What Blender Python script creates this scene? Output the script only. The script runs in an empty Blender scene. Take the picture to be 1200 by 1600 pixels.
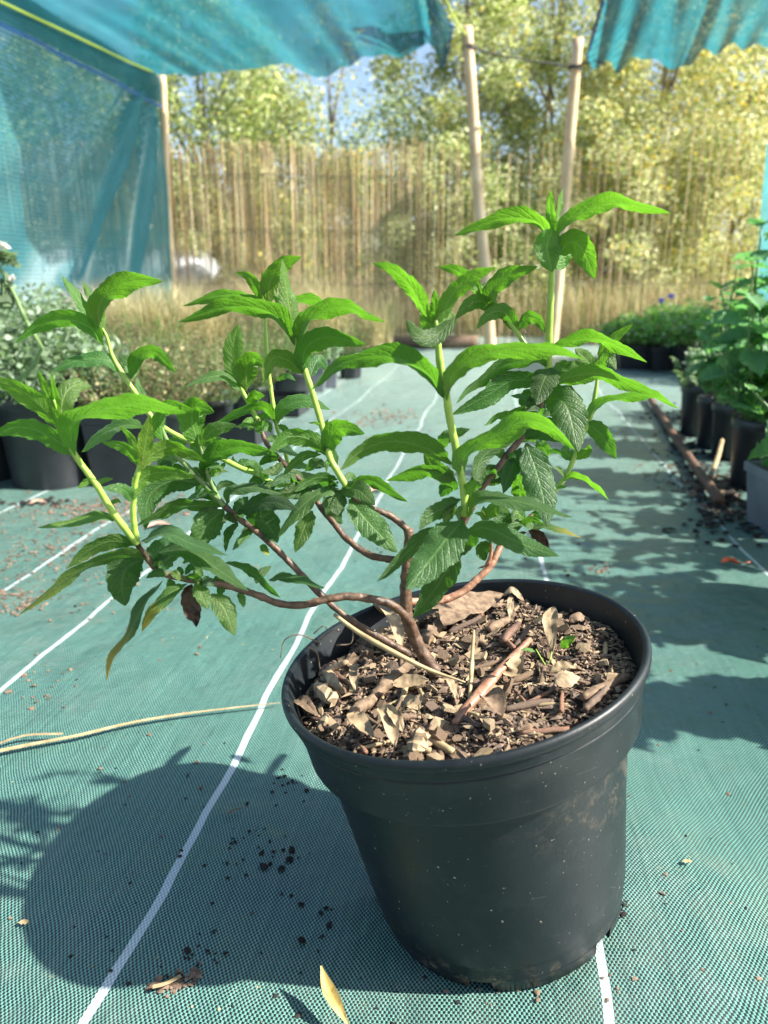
import bpy, bmesh, math, random
import numpy as np
from mathutils import Vector, Matrix, noise

# ------------------------------------------------------------------ camera, sky, sun, exposure
S = bpy.context.scene
C = S.collection
PITCH = math.radians(16.5); CAMZ = 0.49; FPX = 1200.0
cam_d = bpy.data.cameras.new('camera'); cam = bpy.data.objects.new('camera', cam_d); C.objects.link(cam)
cam.location = (0, 0, CAMZ); cam.rotation_euler = (math.pi/2 - PITCH, 0, 0)
cam_d.sensor_fit = 'HORIZONTAL'; cam_d.sensor_width = 36; cam_d.lens = 36
cam_d.clip_start = 0.02; cam_d.clip_end = 500
cam_d.dof.use_dof = True; cam_d.dof.focus_distance = 0.60; cam_d.dof.aperture_fstop = 10.0
S.camera = cam
S.render.engine = 'CYCLES'
S.cycles.max_bounces = 8; S.cycles.transparent_max_bounces = 16; S.cycles.transmission_bounces = 6
S.render.resolution_x = 768; S.render.resolution_y = 1024
sun_vec = Vector((0.262, -0.045, 0.225)).normalized()      # towards the sun
SUN_EL = math.asin(sun_vec.z); SUN_AZ = math.atan2(sun_vec.x, sun_vec.y)
w = bpy.data.worlds.new('World'); S.world = w; w.use_nodes = True
nt = w.node_tree; bg = nt.nodes['Background']
sky = nt.nodes.new('ShaderNodeTexSky'); sky.sky_type = 'NISHITA'; sky.sun_disc = False
sky.sun_elevation = SUN_EL; sky.sun_rotation = SUN_AZ; sky.air_density = 1.0; sky.dust_density = 1.5; sky.ozone_density = 1.2
nt.links.new(sky.outputs[0], bg.inputs[0]); bg.inputs[1].default_value = 0.09
sd = bpy.data.lights.new('sun', 'SUN'); sd.energy = 5.0; sd.angle = math.radians(0.9); sd.color = (1.0, 0.95, 0.86)
sun = bpy.data.objects.new('sun', sd); C.objects.link(sun)
sun.rotation_euler = (-sun_vec).to_track_quat('-Z', 'Y').to_euler()
S.view_settings.view_transform = 'Standard'; S.view_settings.look = 'None'
S.view_settings.exposure = 1.5; S.view_settings.gamma = 1.0; S.view_settings.use_curve_mapping = False

# ------------------------------------------------------------------ helpers
random.seed(7); RNG = np.random.default_rng(7)
FWD = Vector((0, math.cos(PITCH), -math.sin(PITCH))); UPV = Vector((0, math.sin(PITCH), math.cos(PITCH)))
CAM = Vector((0, 0, CAMZ))
def ray(px, py): return Vector(((px-600)/FPX, 0, 0)) + UPV*((800-py)/FPX) + FWD
def W(px, py, Y):
    d = ray(px, py); return CAM + d*(Y/d.y)
def G(px, py, z=0.0):
    d = ray(px, py); return CAM + d*((z-CAMZ)/d.z)
def tag(o, label=None, cat=None, group=None, kind=None):
    if label: o['label'] = label
    if cat: o['category'] = cat
    if group: o['group'] = group
    if kind: o['kind'] = kind
    return o
def empty(name, loc, label, cat, group=None, rz=0.0):
    o = bpy.data.objects.new(name, None); C.objects.link(o); o.location = loc; o.rotation_euler.z = rz
    o.empty_display_size = 0.05
    return tag(o, label, cat, group)
def mesh_obj(name, verts, faces, mat, parent=None, smooth=True, uvs=None, loc=None):
    """verts are WORLD coords when parent has only a location; they are made local to the parent."""
    me = bpy.data.meshes.new(name)
    V = np.asarray([tuple(v) for v in verts], dtype=np.float64) if not isinstance(verts, np.ndarray) else verts
    off = np.zeros(3)
    if parent is not None: off = np.array(world_loc(parent))
    elif name not in ('ground', 'path'): off = np.array([V[:, 0].mean(), V[:, 1].mean(), V[:, 2].min()])
    me.from_pydata((V-off).tolist(), [], faces)
    if smooth: me.polygons.foreach_set('use_smooth', [True]*len(me.polygons))
    if mat: me.materials.append(mat)
    if uvs is not None:
        l = me.uv_layers.new(name='UVMap'); li = np.zeros(len(me.loops), dtype=np.int32); me.loops.foreach_get('vertex_index', li)
        l.data.foreach_set('uv', np.asarray(uvs)[li].ravel())
    me.update()
    o = bpy.data.objects.new(name, me); C.objects.link(o)
    if parent is not None:
        o.parent = parent
    else: o.location = off
    return o
def world_loc(o):
    v = Vector(o.location)
    while o.parent: o = o.parent; v += Vector(o.location)
    return v
def crom(P, n):
    """Catmull-Rom through the points, n samples."""
    P = [Vector(p) for p in P]
    if len(P) == 2: return [P[0].lerp(P[1], i/(n-1)) for i in range(n)]
    A = [P[0]*2-P[1]] + P + [P[-1]*2-P[-2]]
    L = [0]
    for i in range(1, len(P)): L.append(L[-1] + (P[i]-P[i-1]).length)
    out = []
    for k in range(n):
        d = L[-1]*k/(n-1); i = 0
        while i < len(P)-2 and d > L[i+1]: i += 1
        t = (d-L[i])/max(1e-9, L[i+1]-L[i])
        a, b, c, e = A[i], A[i+1], A[i+2], A[i+3]
        out.append(0.5*((2*b)+(c-a)*t+(2*a-5*b+4*c-e)*t*t+(3*b-a-3*c+e)*t**3))
    return out
def tube(P, radii, sides=8, n=None, cap=True, bump=0.0, seed=0):
    n = n or max(6, len(P)*4); Q = crom(P, n)
    if not hasattr(radii, '__len__'): radii = [radii, radii]
    vs, fs = [], []
    T = (Q[1]-Q[0]).normalized(); ref = Vector((0, 0, 1)) if abs(T.z) < .9 else Vector((1, 0, 0))
    X = T.cross(ref).normalized()
    for i, q in enumerate(Q):
        T = (Q[min(i+1, n-1)]-Q[max(i-1, 0)]).normalized()
        X = (X - T*X.dot(T)).normalized(); Y = T.cross(X)
        f = i/(n-1)*(len(radii)-1); k = min(int(f), len(radii)-2); r = radii[k]+(radii[k+1]-radii[k])*(f-k)
        for j in range(sides):
            a = 2*math.pi*j/sides
            rr = r*(1+bump*noise.noise(Vector((math.cos(a)*1.5, math.sin(a)*1.5+seed, i*.7))))
            vs.append(q + X*(math.cos(a)*rr) + Y*(math.sin(a)*rr))
    for i in range(n-1):
        for j in range(sides):
            a = i*sides+j; b = i*sides+(j+1) % sides
            fs.append((a, b, b+sides, a+sides))
    if cap: fs.append(tuple(range(sides-1, -1, -1))); fs.append(tuple((n-1)*sides+j for j in range(sides)))
    return vs, fs
class MB:
    def __init__(s): s.v = []; s.f = []
    def add(s, vf):
        o = len(s.v); s.v += [Vector(x) for x in vf[0]]; s.f += [tuple(i+o for i in f) for f in vf[1]]; return s
    def obj(s, name, mat, parent=None, smooth=True): return mesh_obj(name, s.v, s.f, mat, parent, smooth)

# ------------------------------------------------------------------ material helpers
def newmat(name):
    m = bpy.data.materials.new(name); m.use_nodes = True; n = m.node_tree.nodes; l = m.node_tree.links
    return m, n, l, n['Principled BSDF'], n['Material Output']
def nmath(n, l, op, a, b=None, c=None):
    x = n.new('ShaderNodeMath'); x.operation = op
    for i, v in enumerate((a, b, c)):
        if v is None: continue
        if isinstance(v, (int, float)): x.inputs[i].default_value = v
        else: l.new(v, x.inputs[i])
    return x.outputs[0]
def nmix(n, l, fac, a, b):
    x = n.new('ShaderNodeMix'); x.data_type = 'RGBA'
    for i, v in ((0, fac), (6, a), (7, b)):
        if isinstance(v, (int, float)): x.inputs[i].default_value = v
        elif isinstance(v, tuple): x.inputs[i].default_value = (*v, 1)
        else: l.new(v, x.inputs[i])
    return x.outputs[2]
def nnoise(n, l, scale, detail=3, vec=None, rough=.55):
    x = n.new('ShaderNodeTexNoise'); x.inputs['Scale'].default_value = scale; x.inputs['Detail'].default_value = detail
    x.inputs['Roughness'].default_value = rough
    if vec is not None: l.new(vec, x.inputs['Vector'])
    return x
def nramp(n, l, fac, stops):
    x = n.new('ShaderNodeValToRGB'); e = x.color_ramp.elements
    while len(e) < len(stops): e.new(.5)
    for i, (p, c) in enumerate(stops): e[i].position = p; e[i].color = (*c, 1)
    l.new(fac, x.inputs[0]); return x.outputs[0]
def objcoord(n): return n.new('ShaderNodeTexCoord').outputs['Object']
def bump(n, l, h, strength, dist, base=None):
    b = n.new('ShaderNodeBump'); b.inputs['Strength'].default_value = strength; b.inputs['Distance'].default_value = dist
    l.new(h, b.inputs['Height'])
    if base is not None: l.new(base, b.inputs['Normal'])
    return b.outputs[0]

def plain(name, c1, c2, scale=60, rough=.6, bmp=.3, bd=.001, spec=.5, detail=5, hi=None):
    m, n, l, p, o = newmat(name); v = objcoord(n); t = nnoise(n, l, scale, detail, v)
    col = nramp(n, l, t.outputs[0], [(.3, c1), (.7, c2)])
    l.new(col, p.inputs['Base Color']); p.inputs['Roughness'].default_value = rough
    p.inputs['Specular IOR Level'].default_value = spec
    l.new(bump(n, l, t.outputs[0], bmp, bd), p.inputs['Normal']); return m

def leafmat(name, top, back, trans, rough=.5, rnd=.25, tf=.45, spec=.4):
    """two-sided thin foliage with light shining through; colour varies per clump"""
    m, n, l, p, o = newmat(name)
    g = n.new('ShaderNodeNewGeometry'); t = nnoise(n, l, 3.0, 3, g.outputs['Position'])
    r = nmath(n, l, 'MULTIPLY_ADD', g.outputs['Random Per Island'], rnd*2, 1-rnd)
    r2 = nmath(n, l, 'MULTIPLY', r, nmath(n, l, 'MULTIPLY_ADD', t.outputs[0], .5, .75))
    col = nmix(n, l, g.outputs['Backfacing'], top, back)
    sc = n.new('ShaderNodeVectorMath'); sc.operation = 'SCALE'; l.new(col, sc.inputs[0]); l.new(r2, sc.inputs['Scale'])
    l.new(sc.outputs[0], p.inputs['Base Color']); p.inputs['Roughness'].default_value = rough; p.inputs['Specular IOR Level'].default_value = spec
    tr = n.new('ShaderNodeBsdfTranslucent'); tr.inputs[0].default_value = (*trans, 1)
    sc2 = n.new('ShaderNodeVectorMath'); sc2.operation = 'SCALE'; sc2.inputs[0].default_value = trans; l.new(r2, sc2.inputs['Scale']); l.new(sc2.outputs[0], tr.inputs[0])
    mx = n.new('ShaderNodeMixShader'); mx.inputs[0].default_value = tf; l.new(p.outputs[0], mx.inputs[1]); l.new(tr.outputs[0], mx.inputs[2]); l.new(mx.outputs[0], o.inputs[0])
    return m

def shrub_leaf_material():
    m, n, l, p, o = newmat('shrub_leaf')
    uv = n.new('ShaderNodeUVMap').outputs[0]; sp = n.new('ShaderNodeSeparateXYZ'); l.new(uv, sp.inputs[0])
    s, t = sp.outputs[0], sp.outputs[1]
    oi = n.new('ShaderNodeObjectInfo'); tone = n.new('ShaderNodeSeparateColor'); l.new(oi.outputs['Color'], tone.inputs[0])
    tn, dry, rnd = tone.outputs[0], tone.outputs[1], oi.outputs['Random']
    at = nmath(n, l, 'ABSOLUTE', nmath(n, l, 'MULTIPLY_ADD', t, 2, -1))
    g = n.new('ShaderNodeNewGeometry'); no = nnoise(n, l, 260, 3, g.outputs['Position']); no2 = nnoise(n, l, 40, 3, g.outputs['Position'])
    # side veins, running forward from the midrib
    ph = nmath(n, l, 'MULTIPLY_ADD', s, 10, nmath(n, l, 'MULTIPLY', at, -2.3))
    ph = nmath(n, l, 'ADD', ph, nmath(n, l, 'MULTIPLY', no2.outputs[0], .7))
    vv = nmath(n, l, 'ABSOLUTE', nmath(n, l, 'SUBTRACT', nmath(n, l, 'FRACT', ph), .5))      # 0..0.5
    vein = nmath(n, l, 'SMOOTH_MIN', nmath(n, l, 'MULTIPLY', vv, 6), 1.0, .2)               # 0 at vein
    mid = nmath(n, l, 'MINIMUM', nmath(n, l, 'MULTIPLY', at, 9), 1.0)
    vo = n.new('ShaderNodeTexVoronoi'); vo.feature = 'DISTANCE_TO_EDGE'; vo.inputs['Scale'].default_value = 420; l.new(g.outputs['Position'], vo.inputs['Vector'])
    cell = nmath(n, l, 'MINIMUM', nmath(n, l, 'MULTIPLY', vo.outputs[0], 5), 1.0)
    h = nmath(n, l, 'MULTIPLY', nmath(n, l, 'MULTIPLY', vein, nmath(n, l, 'MULTIPLY_ADD', cell, .45, .55)), mid)
    topc = nmix(n, l, tn, (.048, .098, .050), (.095, .20, .038))
    backc = nmix(n, l, tn, (.032, .088, .028), (.12, .26, .022))
    vc = nmix(n, l, tn, (.11, .19, .09), (.30, .48, .12))
    col = nmix(n, l, g.outputs['Backfacing'], topc, backc)
    vmask = nmath(n, l, 'MULTIPLY', nmath(n, l, 'SUBTRACT', 1, nmath(n, l, 'MULTIPLY', vein, mid)), .10)
    col = nmix(n, l, vmask, col, vc)
    midm = nmath(n, l, 'MULTIPLY', nmath(n, l, 'LESS_THAN', at, .075), .6)
    col = nmix(n, l, midm, col, vc)
    col = nmix(n, l, nmath(n, l, 'MULTIPLY', no.outputs[0], .35), col, (.05, .13, .03))
    # blemishes, and dryness from the tip back
    bl = nmath(n, l, 'GREATER_THAN', nnoise(n, l, 150, 2, g.outputs['Position']).outputs[0], .73)
    col = nmix(n, l, nmath(n, l, 'MULTIPLY', bl, .7), col, (.10, .07, .02))
    dm = nmath(n, l, 'MULTIPLY', dry, nmath(n, l, 'SMOOTH_MAX', nmath(n, l, 'MULTIPLY_ADD', s, 2.6, -1.2), 0, .1)); dm.node.use_clamp = True
    col = nmix(n, l, dm, col, (.38, .34, .06))
    jt = n.new('ShaderNodeHueSaturation'); l.new(nmath(n, l, 'MULTIPLY_ADD', rnd, .05, .472), jt.inputs['Hue']); l.new(nmath(n, l, 'MULTIPLY_ADD', nmath(n, l, 'FRACT', nmath(n, l, 'MULTIPLY', rnd, 7.3)), .5, .72), jt.inputs['Value']); l.new(col, jt.inputs['Color']); col = jt.outputs[0]
    l.new(col, p.inputs['Base Color']); p.inputs['Roughness'].default_value = .48; p.inputs['Specular IOR Level'].default_value = .45
    p.inputs['Sheen Weight'].default_value = .12; p.inputs['Sheen Roughness'].default_value = .4; p.inputs['Sheen Tint'].default_value = (.8, 1, .85, 1)
    b = bump(n, l, nmath(n, l, 'ADD', h, nmath(n, l, 'MULTIPLY', no.outputs[0], .9)), .45, .0010); l.new(b, p.inputs['Normal'])
    tr = n.new('ShaderNodeBsdfTranslucent'); tc = nmix(n, l, tn, (.045, .18, .010), (.18, .46, .02))
    tc = nmix(n, l, nmath(n, l, 'MULTIPLY', vmask, 1.2), tc, (.05, .2, .01)); tc = nmix(n, l, dm, tc, (.5, .4, .05))
    l.new(tc, tr.inputs[0]); l.new(b, tr.inputs['Normal'])
    mx = n.new('ShaderNodeMixShader'); mx.inputs[0].default_value = .5; l.new(p.outputs[0], mx.inputs[1]); l.new(tr.outputs[0], mx.inputs[2]); l.new(mx.outputs[0], o.inputs[0])
    return m

def fabric_material():
    """woven ground cover: green tape over black, white marker tapes at intervals"""
    m, n, l, p, o = newmat('woven_ground_cover')
    g = n.new('ShaderNodeNewGeometry'); P = g.outputs['Position']
    rot = n.new('ShaderNodeVectorRotate'); rot.rotation_type = 'Z_AXIS'; rot.inputs['Angle'].default_value = PATH_A; l.new(P, rot.inputs['Vector'])
    wn = nnoise(n, l, 1.6, 2, P); wn2 = nnoise(n, l, 9, 2, P)
    sp = n.new('ShaderNodeSeparateXYZ'); l.new(rot.outputs[0], sp.inputs[0])
    sc = n.new('ShaderNodeSeparateColor'); l.new(wn.outputs['Color'], sc.inputs[0]); sc2 = n.new('ShaderNodeSeparateColor'); l.new(wn2.outputs['Color'], sc2.inputs[0])
    u = nmath(n, l, 'ADD', sp.outputs[0], nmath(n, l, 'MULTIPLY_ADD', sc.outputs[0], .05, -.025)); u = nmath(n, l, 'ADD', u, nmath(n, l, 'MULTIPLY', sc2.outputs[0], .010))
    v = nmath(n, l, 'ADD', sp.outputs[1], nmath(n, l, 'MULTIPLY', sc.outputs[1], .07)); v = nmath(n, l, 'ADD', v, nmath(n, l, 'MULTIPLY', sc2.outputs[1], .018))
    cu = nmath(n, l, 'DIVIDE', u, .00165); cv = nmath(n, l, 'DIVIDE', v, .00235)
    fu = nmath(n, l, 'FRACT', cu); fv = nmath(n, l, 'FRACT', cv)
    par = nmath(n, l, 'MODULO', nmath(n, l, 'ADD', nmath(n, l, 'FLOOR', cu), nmath(n, l, 'ADD', nmath(n, l, 'FLOOR', cv), 40000)), 2)   # 1 warp on top
    du = nmath(n, l, 'ABSOLUTE', nmath(n, l, 'SUBTRACT', fu, .5)); dv = nmath(n, l, 'ABSOLUTE', nmath(n, l, 'SUBTRACT', fv, .5))
    # warp visible: parity 1, or the rim of a parity 0 cell along u
    side = nmath(n, l, 'GREATER_THAN', dv, .40)
    warp = nmath(n, l, 'MAXIMUM', par, nmath(n, l, 'MULTIPLY', side, .12))
    edge = nmath(n, l, 'MAXIMUM', nmath(n, l, 'GREATER_THAN', du, .41), 0)
    warp = nmath(n, l, 'MULTIPLY', warp, nmath(n, l, 'SUBTRACT', 1, nmath(n, l, 'MULTIPLY', edge, .6)))
    per = nnoise(n, l, 1, 1); per.noise_dimensions = '1D'; l.new(nmath(n, l, 'MULTIPLY', nmath(n, l, 'FLOOR', cu), .37), per.inputs['W'])
    green = nmix(n, l, per.outputs[0], (.072, .205, .160), (.175, .375, .300))
    # white marker tapes
    wm = None
    for us, wd in STRIPES:
        d = nmath(n, l, 'LESS_THAN', nmath(n, l, 'ABSOLUTE', nmath(n, l, 'SUBTRACT', u, us)), wd)
        wm = d if wm is None else nmath(n, l, 'MAXIMUM', wm, d)
    tape = nmix(n, l, wm, green, (.58, .66, .66))
    weft = nmix(n, l, wm, (.003, .006, .014), (.30, .36, .38))
    col = nmix(n, l, warp, weft, tape)
    # dust and worn patches, plus sky sheen painted in with distance
    d1 = nnoise(n, l, 2.2, 5, P, .65); d2 = nnoise(n, l, 35, 6, P, .7)
    dirt = nmath(n, l, 'MULTIPLY', nmath(n, l, 'MULTIPLY_ADD', d1.outputs[0], 3.2, -1.45), nmath(n, l, 'MULTIPLY_ADD', d2.outputs[0], 2.6, -.9)); dirt.node.use_clamp = True
    col = nmix(n, l, nmath(n, l, 'MULTIPLY', dirt, .55), col, (.22, .20, .165))
    far = nmath(n, l, 'MULTIPLY_ADD', sp.outputs[1], .30, -.32); far.node.use_clamp = True      # pale sky sheen put into the colour, growing along the path
    dust_sheen = nmath(n, l, 'MULTIPLY_ADD', d2.outputs[0], .03, nmath(n, l, 'MULTIPLY', far, .5))
    col = nmix(n, l, dust_sheen, col, (.34, .43, .40))
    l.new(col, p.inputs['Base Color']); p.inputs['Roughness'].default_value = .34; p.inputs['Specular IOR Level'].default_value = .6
    hh = nmath(n, l, 'MULTIPLY', nmath(n, l, 'SUBTRACT', .5, nmath(n, l, 'MULTIPLY', du, du)), nmath(n, l, 'SUBTRACT', 1, nmath(n, l, 'MULTIPLY', dv, dv)))
    hh = nmath(n, l, 'MULTIPLY', hh, nmath(n, l, 'MULTIPLY_ADD', par, .5, .5))
    big = nnoise(n, l, 7, 4, P)
    nb = bump(n, l, big.outputs[0], .8, .022)
    l.new(bump(n, l, hh, .6, .0009, nb), p.inputs['Normal'])
    return m

def net_material(name, col, tr_col, open_=.30, lines=240, axis=2):
    m, n, l, p, o = newmat(name)
    g = n.new('ShaderNodeNewGeometry'); sp = n.new('ShaderNodeSeparateXYZ'); l.new(g.outputs['Position'], sp.inputs[0])
    f = nmath(n, l, 'FRACT', nmath(n, l, 'MULTIPLY', sp.outputs[axis], lines))
    f2 = nmath(n, l, 'FRACT', nmath(n, l, 'MULTIPLY', sp.outputs[0 if axis != 0 else 1], lines*.8))
    gap = nmath(n, l, 'GREATER_THAN', f, .55)
    t = nnoise(n, l, 2.5, 4, g.outputs['Position'])
    a = nmath(n, l, 'MULTIPLY', gap, open_*1.2); a = nmath(n, l, 'ADD', a, nmath(n, l, 'MULTIPLY', nmath(n, l, 'MULTIPLY_ADD', t.outputs[0], 3, -1), open_*.8)); a.node.use_clamp = True
    tri = nmath(n, l, 'MULTIPLY', nmath(n, l, 'ABSOLUTE', nmath(n, l, 'SUBTRACT', f, .5)), 2)
    c = nmix(n, l, t.outputs[0], tuple(x*.65 for x in col), tuple(min(1, x*1.35) for x in col))
    c = nmix(n, l, nmath(n, l, 'MULTIPLY', tri, .55), c, tuple(x*.25 for x in col))
    l.new(c, p.inputs['Base Color']); p.inputs['Roughness'].default_value = .35
    trn = n.new('ShaderNodeBsdfTranslucent'); t9 = nnoise(n, l, 7, 4, g.outputs['Position'])
    tcol = nmix(n, l, t9.outputs[0], tuple(x*.55 for x in tr_col), tuple(min(1, x*1.5) for x in tr_col)); tcol = nmix(n, l, nmath(n, l, 'MULTIPLY', tri, .5), tcol, tuple(x*.3 for x in tr_col)); l.new(tcol, trn.inputs[0])
    mx = n.new('ShaderNodeMixShader'); mx.inputs[0].default_value = .6; l.new(p.outputs[0], mx.inputs[1]); l.new(trn.outputs[0], mx.inputs[2])
    tp = n.new('ShaderNodeBsdfTransparent'); tp.inputs[0].default_value = (.88, 1, 1, 1)
    mx2 = n.new('ShaderNodeMixShader'); l.new(a, mx2.inputs[0]); l.new(mx.outputs[0], mx2.inputs[1]); l.new(tp.outputs[0], mx2.inputs[2]); l.new(mx2.outputs[0], o.inputs[0])
    return m

VPX, VPY = 780.0, 445.0
_d = ray(VPX, VPY); PATH_A = math.atan2(_d.x, _d.y)          # path heads this far right of the camera axis
PD = Vector((math.sin(PATH_A), math.cos(PATH_A), 0)); PX = Vector((math.cos(PATH_A), -math.sin(PATH_A), 0))
def ucoord(px, py): return G(px, py).dot(PX)
STRIPES = [(ucoord(x, y)+.004, wd) for x, y, wd in ((390, 1140, .0038), (848, 890, .0036), (110, 990, .0034), (80, 878, .0034), (1085, 775, .0034), (18, 797, .0034))]

M = {}
M['leaf'] = shrub_leaf_material()
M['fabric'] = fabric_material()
M['deadleaf'] = plain('dead_leaf', (.03, .016, .012), (.10, .045, .03), 120, .6, .5, .001)
M['bark'] = plain('stem_bark', (.042, .024, .015), (.165, .095, .055), 170, .5, .9, .0016, .5)
M['bark_pale'] = plain('pale_stem_bark', (.20, .085, .045), (.40, .22, .14), 170, .48, .7, .0014)
M['green_stem'] = plain('green_stem', (.22, .38, .05), (.34, .50, .09), 70, .45, .2, .0005)
M['dull_stem'] = plain('dull_green_stem', (.10, .19, .06), (.18, .27, .09), 70, .5, .3, .0005)
M['wood'] = plain('post_wood', (.50, .35, .20), (.74, .55, .36), 6, .7, .4, .003)
M['reed'] = plain('reed', (.56, .38, .18), (.88, .70, .42), 5, .6, .2, .001)
def reed_mat():
    m, n, l, p, o = newmat('reed'); g = n.new('ShaderNodeNewGeometry'); t = nnoise(n, l, 4, 4, g.outputs['Position'])
    c = nramp(n, l, g.outputs['Random Per Island'], [(.0, (.36, .22, .10)), (.3, (.66, .46, .24)), (.7, (.86, .68, .42)), (1, (.93, .82, .58))])
    c = nmix(n, l, nmath(n, l, 'MULTIPLY', t.outputs[0], .5), c, (.34, .20, .09)); l.new(c, p.inputs['Base Color']); p.inputs['Roughness'].default_value = .55; return m
M['reed'] = reed_mat()
M['chip1'] = plain('bark_chip', (.085, .052, .030), (.27, .185, .115), 170, .8, .7, .0012)
M['chip2'] = plain('pale_chip', (.17, .12, .07), (.44, .33, .20), 120, .8, .5, .001)
M['chip3'] = plain('dark_chip', (.08, .05, .035), (.20, .14, .10), 160, .8, .7, .0012)
M['dry'] = plain('dry_leaf', (.16, .11, .06), (.42, .31, .18), 110, .7, .4, .0008)
M['straw'] = plain('straw', (.24, .17, .08), (.46, .36, .20), 60, .6, .3, .0006)
M['soil'] = plain('potting_soil', (.022, .014, .010), (.12, .08, .055), 220, .95, 1.0, .003, .2)
M['mud'] = plain('dry_soil', (.09, .058, .040), (.26, .185, .13), 130, .95, 1.0, .003, .2)
M['blackdirt'] = plain('dark_crumb', (.012, .012, .013), (.04, .034, .03), 200, .9, .8, .002, .2)
M['cord'] = plain('dark_cord', (.03, .03, .035), (.07, .06, .06), 200, .7, .3, .001)
M['yellow'] = plain('yellow_rope', (.55, .70, .08), (.70, .82, .15), 200, .5, .3, .001)
M['blue'] = plain('blue_hem', (.015, .07, .20), (.03, .12, .32), 30, .5, .3, .001)
M['white_plastic'] = plain('tunnel_plastic', (.42, .44, .48), (.62, .64, .68), 3, .3, .2, .004)
M['stick'] = plain('red_brown_stick', (.07, .036, .024), (.18, .10, .065), 50, .7, .6, .003)
M['earth'] = plain('dry_earth', (.17, .12, .07), (.36, .27, .15), 1.2, .95, .6, .02, .1)
M['greypot'] = plain('grey_pot_plastic', (.12, .13, .15), (.20, .21, .24), 10, .45, .2, .002)

# pot plastic: near-black, rubbed, dusty with dried soil splashes
def pot_plastic():
    m, n, l, p, o = newmat('pot_plastic'); v = objcoord(n)
    t = nnoise(n, l, 14, 5, v); sp = nnoise(n, l, 330, 2, v); sc = nnoise(n, l, 40, 6, v, .7)
    mp = n.new('ShaderNodeMapping'); mp.inputs['Scale'].default_value = (40, 40, 600); l.new(v, mp.inputs[0]); st = nnoise(n, l, 1, 3, mp.outputs[0])
    col = nramp(n, l, t.outputs[0], [(.3, (.005, .008, .010)), (.75, (.011, .017, .020))])
    smear = nmath(n, l, 'MULTIPLY_ADD', sc.outputs[0], 2.2, -1.1); smear.node.use_clamp = True
    col = nmix(n, l, nmath(n, l, 'MULTIPLY', smear, .30), col, (.07, .08, .08))
    fl = nmath(n, l, 'GREATER_THAN', sp.outputs[0], .735)
    col = nmix(n, l, nmath(n, l, 'MULTIPLY', fl, .8), col, (.42, .36, .28))
    gz = n.new('ShaderNodeSeparateXYZ'); l.new(v, gz.inputs[0]); sf = nnoise(n, l, 90, 5, v, .75)
    band = nmath(n, l, 'SUBTRACT', 1, nmath(n, l, 'MULTIPLY', nmath(n, l, 'ABSOLUTE', nmath(n, l, 'SUBTRACT', gz.outputs[2], .152)), 34)); band.node.use_clamp = True
    band2 = nmath(n, l, 'SUBTRACT', 1, nmath(n, l, 'MULTIPLY', gz.outputs[2], 26)); band2.node.use_clamp = True
    bx = nmath(n, l, 'MULTIPLY_ADD', gz.outputs[0], 7, .2); bx.node.use_clamp = True
    splash = nmath(n, l, 'MULTIPLY', nmath(n, l, 'MAXIMUM', nmath(n, l, 'MULTIPLY', band, bx), nmath(n, l, 'MULTIPLY', band2, .8)), nmath(n, l, 'MULTIPLY_ADD', sf.outputs[0], 7, -3.6)); splash.node.use_clamp = True
    col = nmix(n, l, nmath(n, l, 'MULTIPLY', splash, .75), col, (.22, .16, .11))
    mp2 = n.new('ShaderNodeMapping'); mp2.inputs['Scale'].default_value = (30, 30, 420); mp2.inputs['Rotation'].default_value = (.35, .3, 0); l.new(v, mp2.inputs[0]); scr = nnoise(n, l, 1, 2, mp2.outputs[0])
    scm = nmath(n, l, 'MULTIPLY', nmath(n, l, 'GREATER_THAN', scr.outputs[0], .73), .12); col = nmix(n, l, scm, col, (.2, .22, .23))
    l.new(col, p.inputs['Base Color']); l.new(nmath(n, l, 'MULTIPLY_ADD', t.outputs[0], .25, .33), p.inputs['Roughness']); p.inputs['Specular IOR Level'].default_value = .38
    b1 = bump(n, l, st.outputs[0], .12, .0006); l.new(bump(n, l, sp.outputs[0], .25, .0004, b1), p.inputs['Normal']); return m
M['pot'] = pot_plastic()

# ================================================================== SETTING
def terrain():
    vs = []; fs = []
    xs = [-150, -40, -15, -8, -5, -3, -1, 0, 1, 3, 5, 8, 15, 40, 150]; ys = [-30, -8, -2, 0, 2, 4, 6, 7, 9, 11, 14, 18, 25, 40, 80, 200]
    for y in ys:
        for x in xs:
            z = -.03
            if y > 9: z += .05*min(1, (y-9)/4)+.3*noise.noise(Vector((x*.1, y*.1, 0)))*min(1, (y-9)/30)
            vs.append((x, y, z))
    nx = len(xs)
    for j in range(len(ys)-1):
        for i in range(nx-1): fs.append((j*nx+i, j*nx+i+1, (j+1)*nx+i+1, (j+1)*nx+i))
    tag(mesh_obj('ground', vs, fs, M['earth']), kind='structure')
terrain()

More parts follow.
